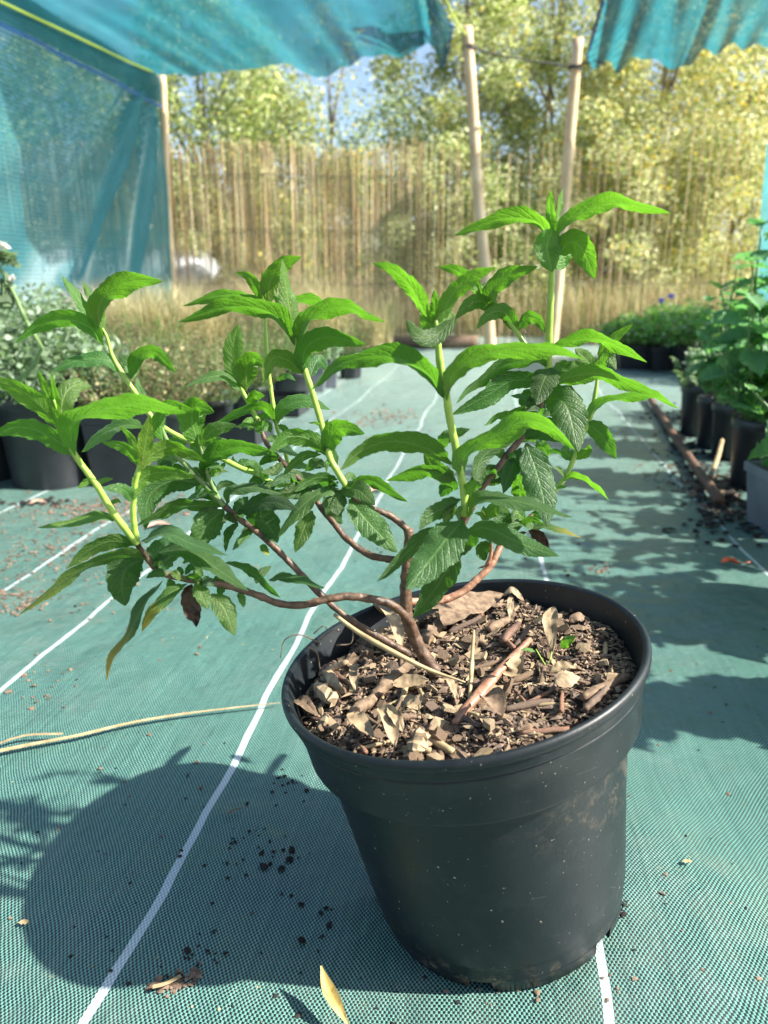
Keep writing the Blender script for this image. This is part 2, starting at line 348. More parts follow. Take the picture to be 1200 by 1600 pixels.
POTC = Vector((.0985, .529, 0)); TILT = math.radians(10.6)
def ground_z(x, y):
    p = Vector((x, y, 0)); u = p.dot(PX); v = p.dot(PD)
    f = .4+.6*min(1, abs(v)/1.5)
    z = .010*noise.noise(Vector((u*2.2, v*1.3, 1))) + .005*noise.noise(Vector((u*6, v*4, 5)))
    z += .0022*math.sin(u*26+3*noise.noise(Vector((u*2, v*2.5, 2))))*max(0, noise.noise(Vector((u*1.5, v*1.1, 8))))*2
    d = math.hypot(x-POTC.x, y-POTC.y); k = max(0, 1-d/.28); k = k*k*(3-2*k)
    z = z*(1-k)*f
    # the cover is pressed down left of the pot and rides up right of it
    z += (x-POTC.x)*math.tan(TILT)*.80*max(0, min(1, (1-d/.24)))
    return max(z, -.020) + .002
def fabric():
    us = np.linspace(-3.2, 2.6, 190)
    v1 = np.linspace(-.4, 1.5, 200); v2 = 1.5*np.exp(np.linspace(0, math.log(9.3/1.5), 120))[1:]
    vv = np.concatenate([v1, v2]); vs = []; fs = []
    u1 = np.sort(np.concatenate([np.linspace(-.7, .9, 170), np.linspace(-3.4, -.7, 60)[:-1], np.linspace(.9, 2.4, 40)[1:]]))
    for v in vv:
        for u in u1:
            p = PX*float(u)+PD*float(v); vs.append((p.x, p.y, ground_z(p.x, p.y)))
    n = len(u1)
    for j in range(len(vv)-1):
        for i in range(n-1): fs.append((j*n+i, j*n+i+1, (j+1)*n+i+1, (j+1)*n+i))
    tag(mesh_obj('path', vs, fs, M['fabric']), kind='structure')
fabric()

# ------------------------------------------------------------------ shade house
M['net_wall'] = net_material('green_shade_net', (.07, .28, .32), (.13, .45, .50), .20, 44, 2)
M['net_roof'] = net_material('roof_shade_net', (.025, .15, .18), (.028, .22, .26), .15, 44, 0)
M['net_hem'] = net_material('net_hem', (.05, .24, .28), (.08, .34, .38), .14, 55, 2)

def post(px0, py0, px1, py1, Y, r, label, cap_mat=None):
    a = W(px0, py0, Y); b = W(px1, py1, Y-.03)
    e = empty('wooden_post', (a.x, a.y, 0), label, 'post', 'round wooden posts of the shade house')
    d = (b-a); foot = a - d*(a.z/d.z) if a.z > 0 else a
    foot = Vector((foot.x, foot.y, -.02))
    mid = foot.lerp(b, .5)+Vector((random.uniform(-.01, .01), 0, 0))
    v, f = tube([foot, foot.lerp(b, .25)+Vector((.006, 0, 0)), mid, foot.lerp(b, .8), b], [r*1.08, r*1.02, r, r*.95, r*.92], 14, 30, bump=.07, seed=px0)
    mesh_obj('pole', v, f, M['wood'], e)
    return e, foot, b
post1, p1f, p1t = post(268, 430, 253, 118, 6.25, .030, 'leftmost wooden post at the corner of the green net wall')
post2, p2f, p2t = post(766, 538, 729, 42, 6.1, .042, 'leaning wooden post behind the centre of the shrub, left of the pair')
post3, p3f, p3t = post(868, 470, 903, 60, 6.25, .042, 'wooden post right of the pair, leaning to the right at its top')
for e, pt, mb in ((post2, W(733, 74, 6.08), .046), (post3, W(899, 106, 6.2), .045)):
    m = MB()
    for k in range(3):
        z = pt.z-.012+k*.011
        m.add(tube([pt+Vector((mb*math.cos(a), mb*math.sin(a), z-pt.z+.004*math.sin(a*2+k))) for a in np.linspace(0, 6.283, 13)], .0045, 5, 26, cap=False))
    m.obj('cord_binding', M['cord'], e)
v, f = tube([W(733, 72, 6.05), W(770, 84, 6.08), W(840, 96, 6.12), W(899, 104, 6.2)], .006, 6, 30)
tag(mesh_obj('dark_cord', v, f, M['cord']), 'dark cord strung between the tops of the two right wooden posts', 'cord')
v, f = tube([W(688, -30, 5.7), W(705, 18, 5.9), W(731, 60, 6.06)], .0065, 6, 16)
tag(mesh_obj('yellow_rope', v, f, M['yellow']), 'short yellow rope slanting down to the top of the left post of the pair', 'rope')
def on_wall(px, py):
    lo, hi = 2.5, 6.3
    for _ in range(40):
        Y = (lo+hi)/2; wx = W(250, 122, 6.22).x+.03-(6.22-Y)/math.cos(PATH_A)*(math.sin(PATH_A)+.05)
        if W(px, py, Y).x < wx: hi = Y
        else: lo = Y
    return W(px, py, Y)
v, f = tube([on_wall(-60, -28), on_wall(0, 2), on_wall(120, 58), on_wall(200, 96), on_wall(238, 112)], .0075, 6, 40)
tag(mesh_obj('yellow_rope', v, f, M['yellow']), 'long yellow-green rope along the top edge of the left net wall', 'rope')

# left net wall: from the corner post toward the camera, parallel to the path
def left_wall():
    e = empty('shade_net_wall', (p1f.x, p1f.y, 0), 'tall see-through green shade net wall left of the corner post', 'shade net')
    top1 = W(250, 122, 6.22)
    nu, nv = 110, 80; vs = []; fs = []
    for i in range(nu):
        s = i/(nu-1); D = s*3.6                                    # metres toward the camera
        for j in range(nv):
            t = j/(nv-1)
            x = top1.x - .05 - D*(math.sin(PATH_A)+.05) - .02*t; y = top1.y - D*math.cos(PATH_A)
            zt = top1.z + .02*D; z = zt*(1-t) + .22*t
            # pleats that fan out of the tied corner
            ang = math.atan2(D, (zt-z)*1.0+.15); rr = math.hypot(D, zt-z)
            amp = .10*math.exp(-((ang-.5)/.45)**2)*min(1, rr/.35)
            off = amp*(math.sin(ang*19+.6*math.sin(rr*2))+.5*math.sin(ang*41+1)) + .03*noise.noise(Vector((D*1.2, z*1.5, 3)))
            vs.append((x+off+.02*math.sin(t*3), y, z))
    for i in range(nu-1):
        for j in range(nv-1): a = i*nv+j; fs.append((a, a+1, a+nv+1, a+nv))
    mesh_obj('net', vs, fs, M['net_wall'], e)
    # doubled hem above, and the blue selvedge below it
    for nm, z0, z1, mt, o in (('hem', -.005, .17, M['net_hem'], -.03), ('blue_selvedge', .178, .200, M['blue'], -.028)):
        vs = []; fs = []
        for i in range(60):
            D = i/59*3.6; x = top1.x-D*(math.sin(PATH_A)+.05)+o+.035; y = top1.y-D*math.cos(PATH_A)
            for j in range(4):
                z = top1.z+.02*D-(z0+(z1-z0)*j/3)
                vs.append((x+.012*noise.noise(Vector((D*3, z*4, 0))), y, z+.008*noise.noise(Vector((D*2, 0, 4)))))
        for i in range(59):
            for j in range(3): a = i*4+j; fs.append((a, a+1, a+5, a+4))
        mesh_obj(nm, vs, fs, mt, e)
left_wall()

def cloth(name, edge_px, Yf, near_px, Yn, mat, parent, seed=0, n=90, m=26, sag=.05, fold=.02):
    """hanging sheet between a far lower edge and a nearer upper edge (both pixel polylines at given distances)"""
    A = crom([W(x, y, Yf) for x, y in edge_px], n); B = crom([W(x, y, Yn) for x, y in near_px], n)
    vs = []; fs = []
    for i in range(n):
        for j in range(m):
            t = j/(m-1); p = A[i].lerp(B[i], t)
            p.z += -sag*math.sin(math.pi*t) + fold*noise.noise(Vector((i*.14, t*1.2, seed)))*1.6 + fold*.5*math.sin(i*.55+seed+t)*(1-t)
            p.y += .01*math.sin(i*.35)
            vs.append(p)
    for i in range(n-1):
        for j in range(m-1): a = i*m+j; fs.append((a, a+m, a+m+1, a+1))
    return mesh_obj(name, vs, fs, mat, parent)
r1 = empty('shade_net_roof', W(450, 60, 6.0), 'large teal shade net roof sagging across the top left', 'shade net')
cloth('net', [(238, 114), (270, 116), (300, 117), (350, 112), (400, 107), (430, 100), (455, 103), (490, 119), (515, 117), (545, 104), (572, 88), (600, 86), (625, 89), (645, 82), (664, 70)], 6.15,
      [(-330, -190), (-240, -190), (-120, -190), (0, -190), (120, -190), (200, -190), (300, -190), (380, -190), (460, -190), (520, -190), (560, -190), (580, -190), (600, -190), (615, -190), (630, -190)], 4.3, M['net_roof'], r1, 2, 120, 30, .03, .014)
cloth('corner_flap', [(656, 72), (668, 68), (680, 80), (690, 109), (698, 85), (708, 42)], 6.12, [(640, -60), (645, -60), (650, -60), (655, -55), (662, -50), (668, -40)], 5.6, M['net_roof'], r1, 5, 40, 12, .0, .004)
v, f = tube([W(655, -40, 5.75), W(668, 2, 5.95), (W(690, 30, 6.05)), W(709, 41, 6.1)], .010, 6, 16); mesh_obj('blue_selvedge', v, f, M['blue'], r1)
v, f = tube([W(708, 42, 6.1), W(702, 75, 6.11), W(691, 106, 6.12)], .007, 6, 12); mesh_obj('blue_selvedge', v, f, M['blue'], r1)
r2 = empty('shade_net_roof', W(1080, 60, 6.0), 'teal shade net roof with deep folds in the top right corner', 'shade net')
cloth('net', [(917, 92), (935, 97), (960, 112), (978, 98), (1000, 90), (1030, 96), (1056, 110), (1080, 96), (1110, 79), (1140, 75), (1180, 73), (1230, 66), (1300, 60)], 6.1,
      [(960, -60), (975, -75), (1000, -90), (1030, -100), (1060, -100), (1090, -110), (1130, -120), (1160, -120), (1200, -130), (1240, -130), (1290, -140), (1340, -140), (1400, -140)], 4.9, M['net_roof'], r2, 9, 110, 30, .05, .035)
v, f = tube([W(918, 92, 6.08), W(928, 50, 6.0), W(940, 8, 5.85), W(952, -30, 5.7)], .012, 6, 16); mesh_obj('blue_selvedge', v, f, M['blue'], r2)
m = MB()
for x, y in ((944, 5), (932, 48), (936, 97)): m.add(tube([W(x-9, y-4, 5.96), W(x+9, y+4, 5.96)], .007, 6, 4))
m.obj('cord_tie', M['cord'], r2)
v, f = tube([W(899, 106, 6.2), W(912, 99, 6.15), W(926, 97, 6.08)], .008, 6, 8)
tag(mesh_obj('tie_cord', v, f, M['cord']), 'short cord tying the right net roof to the right post', 'cord')
# strip of side net at the right edge of the picture
def right_strip():
    vs = []; fs = []
    for i in range(24):
        for j in range(24):
            p = W(1198, 225, 5.2)-PD*(i/23*1.2); t = j/23
            vs.append((p.x+.02*math.sin(i*.9+t)+.03*t, p.y, p.z*(1-t)+.25*t))
    for i in range(23):
        for j in range(23): a = i*24+j; fs.append((a, a+1, a+25, a+24))
    tag(mesh_obj('shade_net_strip', vs, fs, M['net_hem']), 'narrow strip of teal side net at the right edge beside the tall green herb', 'shade net')
right_strip()

# ------------------------------------------------------------------ reed fence
def reed_fence():
    e = empty('reed_fence', W(700, 540, 6.5), 'long reed screen fence standing behind the wooden posts', 'fence')
    g = np.random.default_rng(3); V = []; F = []; k = 0; x = -4.4; Y0 = 6.45
    while x < 4.4:
        dens = 1.0 if x < -.35 else max(.10, 1.0-(x+.35)*.8)
        clump = noise.noise(Vector((x*2.3, 0, 5)))
        dens *= 1+.5*clump
        x += .0042/max(.12, dens)*g.uniform(.55, 1.5)
        top = 1.50+.06*noise.noise(Vector((x*1.5, 0, 0)))+g.normal(0, .035)+(.22 if x > 2.0 else 0)
        if g.random() < .12: top -= g.uniform(.05, .5)
        bot = g.uniform(0, .03); r = g.uniform(.0016, .0031); y = Y0+g.uniform(-.008, .008)+.03*math.sin(x*1.3)
        lean = g.normal(0, .012)
        n0 = len(V)
        for z in (bot, (bot+top)/2, top):
            for a in (0, 2.094, 4.189): V.append((x+lean*z+r*math.cos(a+k)+(.004*math.sin(k*3) if z > .3 and z < 1.2 else 0), y+r*math.sin(a+k), z))
        for s in range(2):
            for a in range(3): F.append((n0+s*3+a, n0+s*3+(a+1) % 3, n0+s*3+3+(a+1) % 3, n0+s*3+3+a))
        k += 1
    tag(mesh_obj('reeds', V, F, M['reed'], e), kind='stuff')
    for z in (.12, .5, .9, 1.3):
        v, f = tube([(xx, Y0-.012+.03*math.sin(xx*1.3), z+.01*math.sin(xx*5)) for xx in np.linspace(-4.4, 4.4, 30)], .0018, 4, 90); mesh_obj('binding_wire', v, f, M['cord'], e)
reed_fence()

# rolled fabric lying at the foot of the fence
a, b = W(585, 551, 6.28), W(745, 552, 6.28)
roll = empty('fabric_roll', ((a.x+b.x)/2, 6.28, .0), 'pale brown rolled-up ground cover lying at the foot of the reed fence', 'roll')
v, f = tube([Vector((a.x, 6.28, .05)), Vector(((a.x+b.x)/2, 6.27, .052)), Vector((b.x, 6.3, .05))], .048, 16, 20, bump=.12); mesh_obj('roll', v, f, M['mud'], roll)
v, f = tube([Vector((a.x-.004, 6.28, .05)), Vector((a.x-.03, 6.28, .05))], .018, 10, 4); mesh_obj('core', v, f, M['blackdirt'], roll)

# low plastic tunnel behind the fence
def tunnel():
    e = empty('plastic_tunnel', (-2.95, 9.2, 0), 'low white plastic cloche tunnel seen through the net and reeds on the left', 'tunnel')
    vs = []; fs = []; R = .88; n = 30
    xs = np.linspace(-3.75, -2.15, 40)
    for x in xs:
        for j in range(n):
            a = math.pi*j/(n-1); r = R*(1+.01*math.sin(x*12)); vs.append((x+.02*math.sin(a*5), 9.2-math.cos(a)*r, math.sin(a)*r))
    for i in range(len(xs)-1):
        for j in range(n-1): k = i*n+j; fs.append((k, k+1, k+n+1, k+n))
    base = (len(xs)-1)*n
    vs.append((-2.1+.35, 9.2, 0)); c = len(vs)-1
    # rounded gathered end
    rings = []
    for q in range(1, 7):
        t = q/6; s = len(vs)
        for j in range(n):
            a = math.pi*j/(n-1); r = R*math.cos(t*math.pi/2); vs.append((-2.15+.45*math.sin(t*math.pi/2), 9.2-math.cos(a)*r, max(0, math.sin(a)*r)))
        prev = base if q == 1 else s-n
        for j in range(n-1): fs.append((prev+j, prev+j+1, s+j+1, s+j))
    mesh_obj('cover', vs, fs, M['white_plastic'], e)
    for x in (-3.6, -2.9, -2.3):
        v, f = tube([(x, 9.2-math.cos(a)*.89, max(0, math.sin(a)*.89)) for a in np.linspace(0, math.pi, 16)], .014, 6, 40); mesh_obj('hoop', v, f, M['white_plastic'], e)
tunnel()

# ------------------------------------------------------------------ trees and bushes beyond the fence
M['tl1'] = leafmat('tree_leaf_green', (.32, .40, .14), (.36, .44, .17), (.44, .54, .14), .45, .45, .4)
M['tl2'] = leafmat('tree_leaf_yellow_green', (.62, .64, .35), (.66, .68, .40), (.70, .72, .36), .45, .45, .45)
M['tl3'] = leafmat('tree_leaf_dark', (.12, .18, .06), (.15, .20, .08), (.18, .28, .06), .4, .45, .35)
M['tl4'] = leafmat('tree_leaf_autumn', (.66, .54, .10), (.68, .56, .14), (.80, .62, .08), .45, .4, .45)
M['tbark'] = plain('tree_bark', (.14, .11, .08), (.30, .25, .20), 8, .85, .7, .01)
def leaf_cloud(centers, radii, n, size, g, flat=.8):
    """diamond leaves around clump centres; returns numpy verts (n*4,3) and faces"""
    idx = g.integers(0, len(centers), n); c = np.asarray(centers)[idx]; r = np.asarray(radii)[idx]
    d = g.normal(size=(n, 3)); d /= np.linalg.norm(d, axis=1)[:, None]
    rad = r*(g.random(n)**.45); p = c+d*rad[:, None]*np.array([1, 1, flat])
    ax = g.normal(size=(n, 3)); ax[:, 2] = ax[:, 2]*.6-.25; ax /= np.linalg.norm(ax, axis=1)[:, None]
    sd_ = np.cross(ax, g.normal(size=(n, 3))); sd_ /= np.linalg.norm(sd_, axis=1)[:, None]
    s = size*g.uniform(.6, 1.3, n)[:, None]
    nm = np.cross(ax, sd_)
    V = np.stack([p-ax*s*.5, p+sd_*s*.27+nm*s*.06, p+ax*s*.5, p-sd_*s*.27+nm*s*.06], 1).reshape(-1, 3)
    a = np.arange(n)*4
    F = np.stack([a, a+1, a+2, a+3], 1)
    return V, F
def fast_obj(name, V, F, mats, parent, matidx=None, smooth=False):
    me = bpy.data.meshes.new(name); off = np.array(world_loc(parent)) if parent is not None else np.zeros(3)
    V = V-off; k = F.shape[1]
    me.vertices.add(len(V)); me.vertices.foreach_set('co', V.astype(np.float32).ravel())
    me.loops.add(F.size); me.loops.foreach_set('vertex_index', F.astype(np.int32).ravel())
    me.polygons.add(len(F)); me.polygons.foreach_set('loop_start', (np.arange(len(F))*k).astype(np.int32)); me.polygons.foreach_set('loop_total', np.full(len(F), k, np.int32))
    for m_ in mats: me.materials.append(m_)
    if matidx is not None: me.polygons.foreach_set('material_index', matidx.astype(np.int32))
    me.update(calc_edges=True); me.validate()
    o = bpy.data.objects.new(name, me); C.objects.link(o)
    if parent is not None: o.parent = parent
    return o
def tree(px, Y, top, spread, label, mats, wts, nleaf=16000, leaf=.075, low=.25, seed=0, name='tree', cat='tree', nclump=46, holes=None):
    g = np.random.default_rng(seed); x = W(px, 445, Y).x
    e = empty(name, (x, Y, 0), label, cat, 'trees and bushes beyond the reed fence')
    m = MB(); cs = []; rs = []
    th = top*.35
    m.add(tube([(x, Y, -.1), (x+.05, Y, th*.5), (x-.04+.1*math.sin(seed), Y, th), (x+.1*math.cos(seed), Y, top*.8)], [spread*.03, spread*.022, spread*.015, .006], 8, 18, bump=.1)); m.obj('trunk', M['tbark'], e)
    mb = MB()
    for k in range(nclump):
        z = top*(low+(1-low)*(k+.5)/nclump); f = math.sin(math.pi*min(1, (z/top-low+.12)/(1.12-low)))**.6
        a = k*2.4+seed; rr = spread*f*g.uniform(.35, 1.0)
        c = (x+math.cos(a)*rr, Y+math.sin(a)*rr*.7, z); cs.append(c); rs.append(g.uniform(.22, .38)*spread)
        if k % 3 == 0: mb.add(tube([(x, Y, max(.2, z*.65)), (x+math.cos(a)*rr*.5, Y+math.sin(a)*rr*.35, z*.85), c], [.03*spread/2, .008], 5, 8))
    mb.obj('limb', M['tbark'], e)
    V, F = leaf_cloud(cs, rs, int(nleaf*1.7), leaf*.85, g)
    mi = g.choice(len(mats), size=int(nleaf*1.7), p=wts)
    fast_obj('crown', V, F, mats, e, mi)
T_ = [M['tl1'], M['tl2'], M['tl3'], M['tl4']]
tree(330, 9.6, 3.6, 1.15, 'mid-green bushy tree behind the reeds just right of the corner post', T_, [.6, .25, .13, .02], 15000, .07, .2, 1)
tree(430, 12.5, 3.3, 1.1, 'olive-green tree behind the reeds left of the blue sky gap', T_, [.45, .25, .25, .05], 12000, .08, .15, 2)
tree(610, 15, 3.6, 1.5, 'dark tree with blue sky showing through behind the middle of the fence', T_, [.25, .1, .65, 0], 4200, .09, .15, 3, nclump=40)
tree(520, 17, 5.6, 1.8, 'thin airy tree far behind the sky gap under the net roof', T_, [.4, .3, .2, .1], 1700, .10, .3, 14, nclump=44)
tree(725, 9.8, 4.4, 1.05, 'pale green leafy tree behind the left post of the pair', T_, [.4, .48, .08, .04], 17000, .07, .12, 4)
tree(850, 11, 5.2, 1.6, 'tall pale green tree behind the right post of the pair', T_, [.35, .52, .08, .05], 22000, .075, .12, 5)
tree(1010, 9.5, 3.9, 1.4, 'yellow-green tree with autumn leaves below the right net roof', T_, [.2, .58, .05, .17], 22000, .07, .12, 6)
tree(1130, 11.5, 4.5, 1.5, 'yellowing tree at the right behind the fence near the tall herb', T_, [.25, .5, .07, .18], 17000, .075, .12, 7)
tree(1290, 10, 3.6, 1.2, 'dull green tree at the right edge beyond the side net', T_, [.5, .3, .18, .02], 10000, .075, .12, 8)
tree(120, 11, 3.4, 1.5, 'green tree seen dimly through the left net wall', T_, [.5, .2, .3, 0], 9000, .085, .1, 9)
tree(-60, 12, 3.0, 1.5, 'dark tree seen through the net at the left edge', T_, [.4, .1, .5, 0], 7000, .09, .1, 10)
tree(560, 9.0, 1.75, .9, 'low brown-green bush pressed behind the reeds in the middle', [M['tl3'], M['tl1'], M['tl4']], [.45, .35, .2], 8000, .055, .08, 11, 'bush', 'bush', 26)
tree(420, 8.4, 1.35, .7, 'low shaded bush behind the densest reeds', [M['tl3'], M['tl1'], M['tl4']], [.55, .3, .15], 6000, .05, .08, 12, 'bush', 'bush', 22)
tree(760, 8.6, 1.5, .8, 'low olive bush behind the reeds right of the leaning post', [M['tl1'], M['tl2'], M['tl3']], [.4, .4, .2], 7000, .05, .08, 13, 'bush', 'bush', 24)
tree(930, 8.8, 2.3, 1.0, 'pale yellow-green bush just behind the reeds between the right post and the herb', T_, [.25, .6, .05, .1], 9000, .055, .05, 21, 'bush', 'bush', 30)
tree(1090, 8.8, 2.0, 1.0, 'pale bush behind the reeds above the right block of pots', T_, [.3, .55, .05, .1], 9000, .055, .05, 22, 'bush', 'bush', 30)
tree(690, 8.9, 1.9, .8, 'grey-green bush behind the reeds left of the leaning post', T_, [.5, .35, .13, .02], 6500, .055, .05, 23, 'bush', 'bush', 26)
tree(300, 9.4, 1.7, .9, 'yellowish bush behind the reeds right of the plastic tunnel', T_, [.5, .35, .13, .02], 6500, .055, .05, 24, 'bush', 'bush', 26)
def far_wood():
    g = np.random.default_rng(40); cs = []; rs = []
    for k in range(170):
        a = g.uniform(-.75, .75); Y = g.uniform(24, 34); cs.append((Y*math.tan(a), Y, g.uniform(.2, 4.2)*(.40 if -.17 < a < .09 else 1))); rs.append(g.uniform(.8, 1.5))
    V, F = leaf_cloud(cs, rs, 34000, .22, g); tag(fast_obj('far_woodland', V, F, [M['tl1'], M['tl2']], None, g.integers(0, 2, 34000)), kind='stuff')
far_wood()
def blades(pts, h, wd, g, droop=.35, seg=3):
    """arching grass blades from numpy base points"""
    n = len(pts); a = g.uniform(0, 6.283, n); hh = h*g.uniform(.5, 1.15, n); lean = hh*g.uniform(.1, 1, n)*droop
    dx, dy = np.cos(a), np.sin(a); V = []
    for s in range(seg+1):
        t = s/seg; c = np.stack([pts[:, 0]+dx*lean*t*t, pts[:, 1]+dy*lean*t*t, pts[:, 2]+hh*(t-.25*droop*t*t)], 1)
        w_ = (wd*(1-t)**.7)*.5+1e-4; o = np.stack([-dy*w_, dx*w_, np.zeros(n)], 1); V += [c-o, c+o]
    V = np.stack(V, 1).reshape(-1, 3); k = 2*(seg+1); b = np.arange(n)*k
    F = np.concatenate([np.stack([b+2*s, b+2*s+1, b+2*s+3, b+2*s+2], 1) for s in range(seg)])
    return V, F
M['drygrass'] = leafmat('dry_grass', (.42, .33, .17), (.46, .37, .20), (.40, .32, .14), .6, .35, .35)
M['greengrass'] = leafmat('green_grass', (.16, .22, .07), (.20, .26, .09), (.24, .32, .06), .5, .35, .4)
g = np.random.default_rng(15); n = 9000
pts = np.stack([g.uniform(-2.6, 3.6, n), g.uniform(6.6, 7.9, n), np.zeros(n)-.02], 1); pts = pts[(pts[:, 0] < -.2) | (pts[:, 0] > 1.6) | (pts[:, 1] > 7.6)]
V, F = blades(pts, .62, .010, g, .45)
tag(fast_obj('dry_grass', V, F, [M['drygrass'], M['greengrass']], None, (np.tile(g.random(len(pts)) < .25, 3)).astype(int)), kind='stuff')
g = np.random.default_rng(5); n = 15000
pts = np.stack([g.uniform(-3.5, 6, n), g.uniform(7.6, 14, n), np.zeros(n)-.02], 1)
keep = ~((pts[:, 0] > -.3) & (pts[:, 0] < 2.1) & (pts[:, 1] < 9.2)); pts = pts[keep]
V, F = blades(pts, .5, .012, g, .5)
tag(fast_obj('dry_grass', V, F, [M['drygrass'], M['greengrass']], None, (np.tile(g.random(len(pts)) < .3, 3)).astype(int)), kind='stuff')

# ================================================================== THE POTTED SHRUB
shrub = empty('potted_shrub', (POTC.x, POTC.y, 0), 'leggy green shrub with crinkled leaves growing in a large black plastic pot in the foreground', 'potted plant')
ROT = Matrix.Rotation(-TILT, 4, 'Y')
PIV = POTC + Vector((0, 0, .004))
def PT(r, a, z):                                             # pot coordinates to world
    return PIV + ROT @ Vector((r*math.cos(a), r*math.sin(a), z))
def lathe(profile, n=128, wob=0.0):
    vs = []; fs = []
    for r, z in profile:
        for j in range(n):
            a = 2*math.pi*j/n; k = 1+wob*math.sin(2*a+.7)+wob*.4*math.sin(3*a)
            vs.append(PT(r*k, a, z))
    for i in range(len(profile)-1):
        for j in range(n): fs.append((i*n+j, i*n+(j+1) % n, (i+1)*n+(j+1) % n, (i+1)*n+j))
    return vs, fs
H = .214
prof = [(.0995, .010), (.1000, .012), (.1005, .022), (.1022, .0245), (.1030, .026), (.106, .05), (.112, .10), (.1175, .145), (.1196, .1585), (.1200, .1598), (.1208, .1606), (.1284, .1616), (.1290, .1622), (.1294, .1640),
        (.1310, .180), (.1345, .1955), (.1352, .1966), (.1341, .1970), (.1341, .1984), (.1362, .1988), (.1366, .2000), (.1368, .2060)]
ZS = 1.04; RS = .985
prof = [(r*(RS if z > .1 else 1-.015*z/.1), z*(ZS if z > .05 else 1+.04*z/.05)) for r, z in prof]
v, f = lathe(prof, 160, .003); pot = mesh_obj('pot', v, f, M['pot'], shrub)
inner = [(.1345, .2125), (.1310, .198), (.1290, .192), (.1275, .180), (.126, .166), (.118, .155), (.10, .02)]
inner = [(r*RS, z*ZS) for r, z in inner]
v, f = lathe(inner, 128, .003); mesh_obj('inner_wall', v, f, M['pot'], pot)
lip = [(.1368, .2060), (.1386, .2066), (.1400, .2085), (.1402, .2115), (.1390, .2138), (.1366, .2142), (.1345, .2125)]
lip = [(r*RS, z*ZS) for r, z in lip]
v, f = lathe(lip, 160, .003); mesh_obj('rim', v, f, M['pot'], pot)
# base ring broken by drainage notches
for k in range(6):
    a0 = math.radians(-104+k*60); vs = []; fs = []; n = 16; w_ = math.radians(49)
    for i in range(n):
        a = a0+w_*i/(n-1)-w_/2+math.radians(27)
        for r, z in ((.0995, .011), (.0972, 0), (.0942, 0), (.0955, .014)): vs.append(PT(r, a, z))
    for i in range(n-1):
        for j in range(3): fs.append((i*4+j, i*4+j+1, (i+1)*4+j+1, (i+1)*4+j))
    fs.append((0, 1, 2, 3)); fs.append(tuple((n-1)*4+j for j in (3, 2, 1, 0)))
    mesh_obj('foot', vs, fs, M['pot'], pot)
vs = [PT(.0985*r_, a, .013) for r_ in (.2, 1) for a in np.linspace(0, 6.2831853, 49)[:-1]]
mesh_obj('base_plate', vs, [(j, (j+1) % 48, 48+(j+1) % 48, 48+j) for j in range(48)]+[tuple(range(48))], M['pot'], pot)

# soil surface
SOILZ = .2035
def soil_h(x, y):
    d = math.hypot(x, y)/.1295
    return .009*noise.noise(Vector((x*22, y*22, 2)))+.004*noise.noise(Vector((x*70, y*70, 4)))+.0016*noise.noise(Vector((x*230, y*230, 1)))+.004*(1-d*d)-.007*max(0, (d-.86)/.14)
def SP(x, y, h=0): return PIV + ROT @ Vector((x, y, SOILZ+soil_h(x, y)+h))
vs = [SP(0, 0)]; fs = []; nr, na = 72, 220
for i in range(1, nr+1):
    for j in range(na):
        r = .1285*i/nr; a = 2*math.pi*j/na; vs.append(SP(r*math.cos(a), r*math.sin(a)))
for j in range(na): fs.append((0, 1+j, 1+(j+1) % na))
for i in range(nr-1):
    for j in range(na): a = 1+i*na+j; b = 1+i*na+(j+1) % na; fs.append((a, a+na, b+na, b))
soil = mesh_obj('soil', vs, fs, M['soil'], shrub)
ROTI = ROT.inverted()
def soil_px(px, py):
    """soil-plane point under a pixel, in pot coordinates"""
    d = ray(px, py); nrm = ROT @ Vector((0, 0, 1)); o = PIV + ROT @ Vector((0, 0, SOILZ))
    q = CAM + d*((o-CAM).dot(nrm)/d.dot(nrm)); l_ = ROTI @ (q-PIV); return l_.x, l_.y

def chip_mesh(seed, kind):
    g = random.Random(seed); n = g.choice((6, 7, 8, 9)); asp = g.uniform(.42, .85) if kind != 'leaf' else g.uniform(.4, .7)
    th = {'chip': g.uniform(.10, .2), 'leaf': .025, 'chunk': g.uniform(.3, .5)}[kind]; curl = g.uniform(-.35, .35)
    vs = []; rim = []
    for i in range(n):
        a = 2*math.pi*i/n+g.uniform(-.25, .25); r = g.uniform(.32, .56)*(1.0 if i % 2 else .82); rim.append((math.cos(a)*r, math.sin(a)*r*asp))
    for sgn in (1, -1):
        for x, y in rim: vs.append((x, y, sgn*th/2*g.uniform(.6, 1.1)+curl*(x*x+y*y*1.5)))
        vs.append((0, 0, sgn*th/2*1.15))
    fs = []
    for i in range(n):
        j = (i+1) % n; fs.append((i, j, n)); fs.append((n+1+j, n+1+i, 2*n+1)); fs.append((j, i, n+1+i, n+1+j))
    me = bpy.data.meshes.new('bark_chip'); me.from_pydata(vs, [], fs); return me
def twig_mesh(seed, sides=7):
    g = random.Random(seed); v, f = tube([(-.5, 0, 0), (-.15, g.uniform(-.04, .04), .02), (.2, g.uniform(-.05, .05), 0), (.5, 0, .01)], [.085, .095, .09, .07], sides, 9, bump=.25, seed=seed)
    me = bpy.data.meshes.new('twig'); me.from_pydata([tuple(x) for x in v], [], f); me.polygons.foreach_set('use_smooth', [True]*len(f)); return me
chipm = []
for k in range(30):
    kind = ('chip', 'chip', 'leaf', 'chunk', 'leaf')[k % 5]; me = chip_mesh(k, kind)
    me.materials.append(M[('chip1', 'chip2', 'dry', 'chip1', 'dry', 'chip3', 'chip1')[k % 7]]); chipm.append(me)
twm = []
for k in range(6): me = twig_mesh(k); me.materials.append(M[('chip1', 'stick', 'straw', 'chip1', 'chip3', 'bark_pale')[k]]); twm.append(me)
placed = []
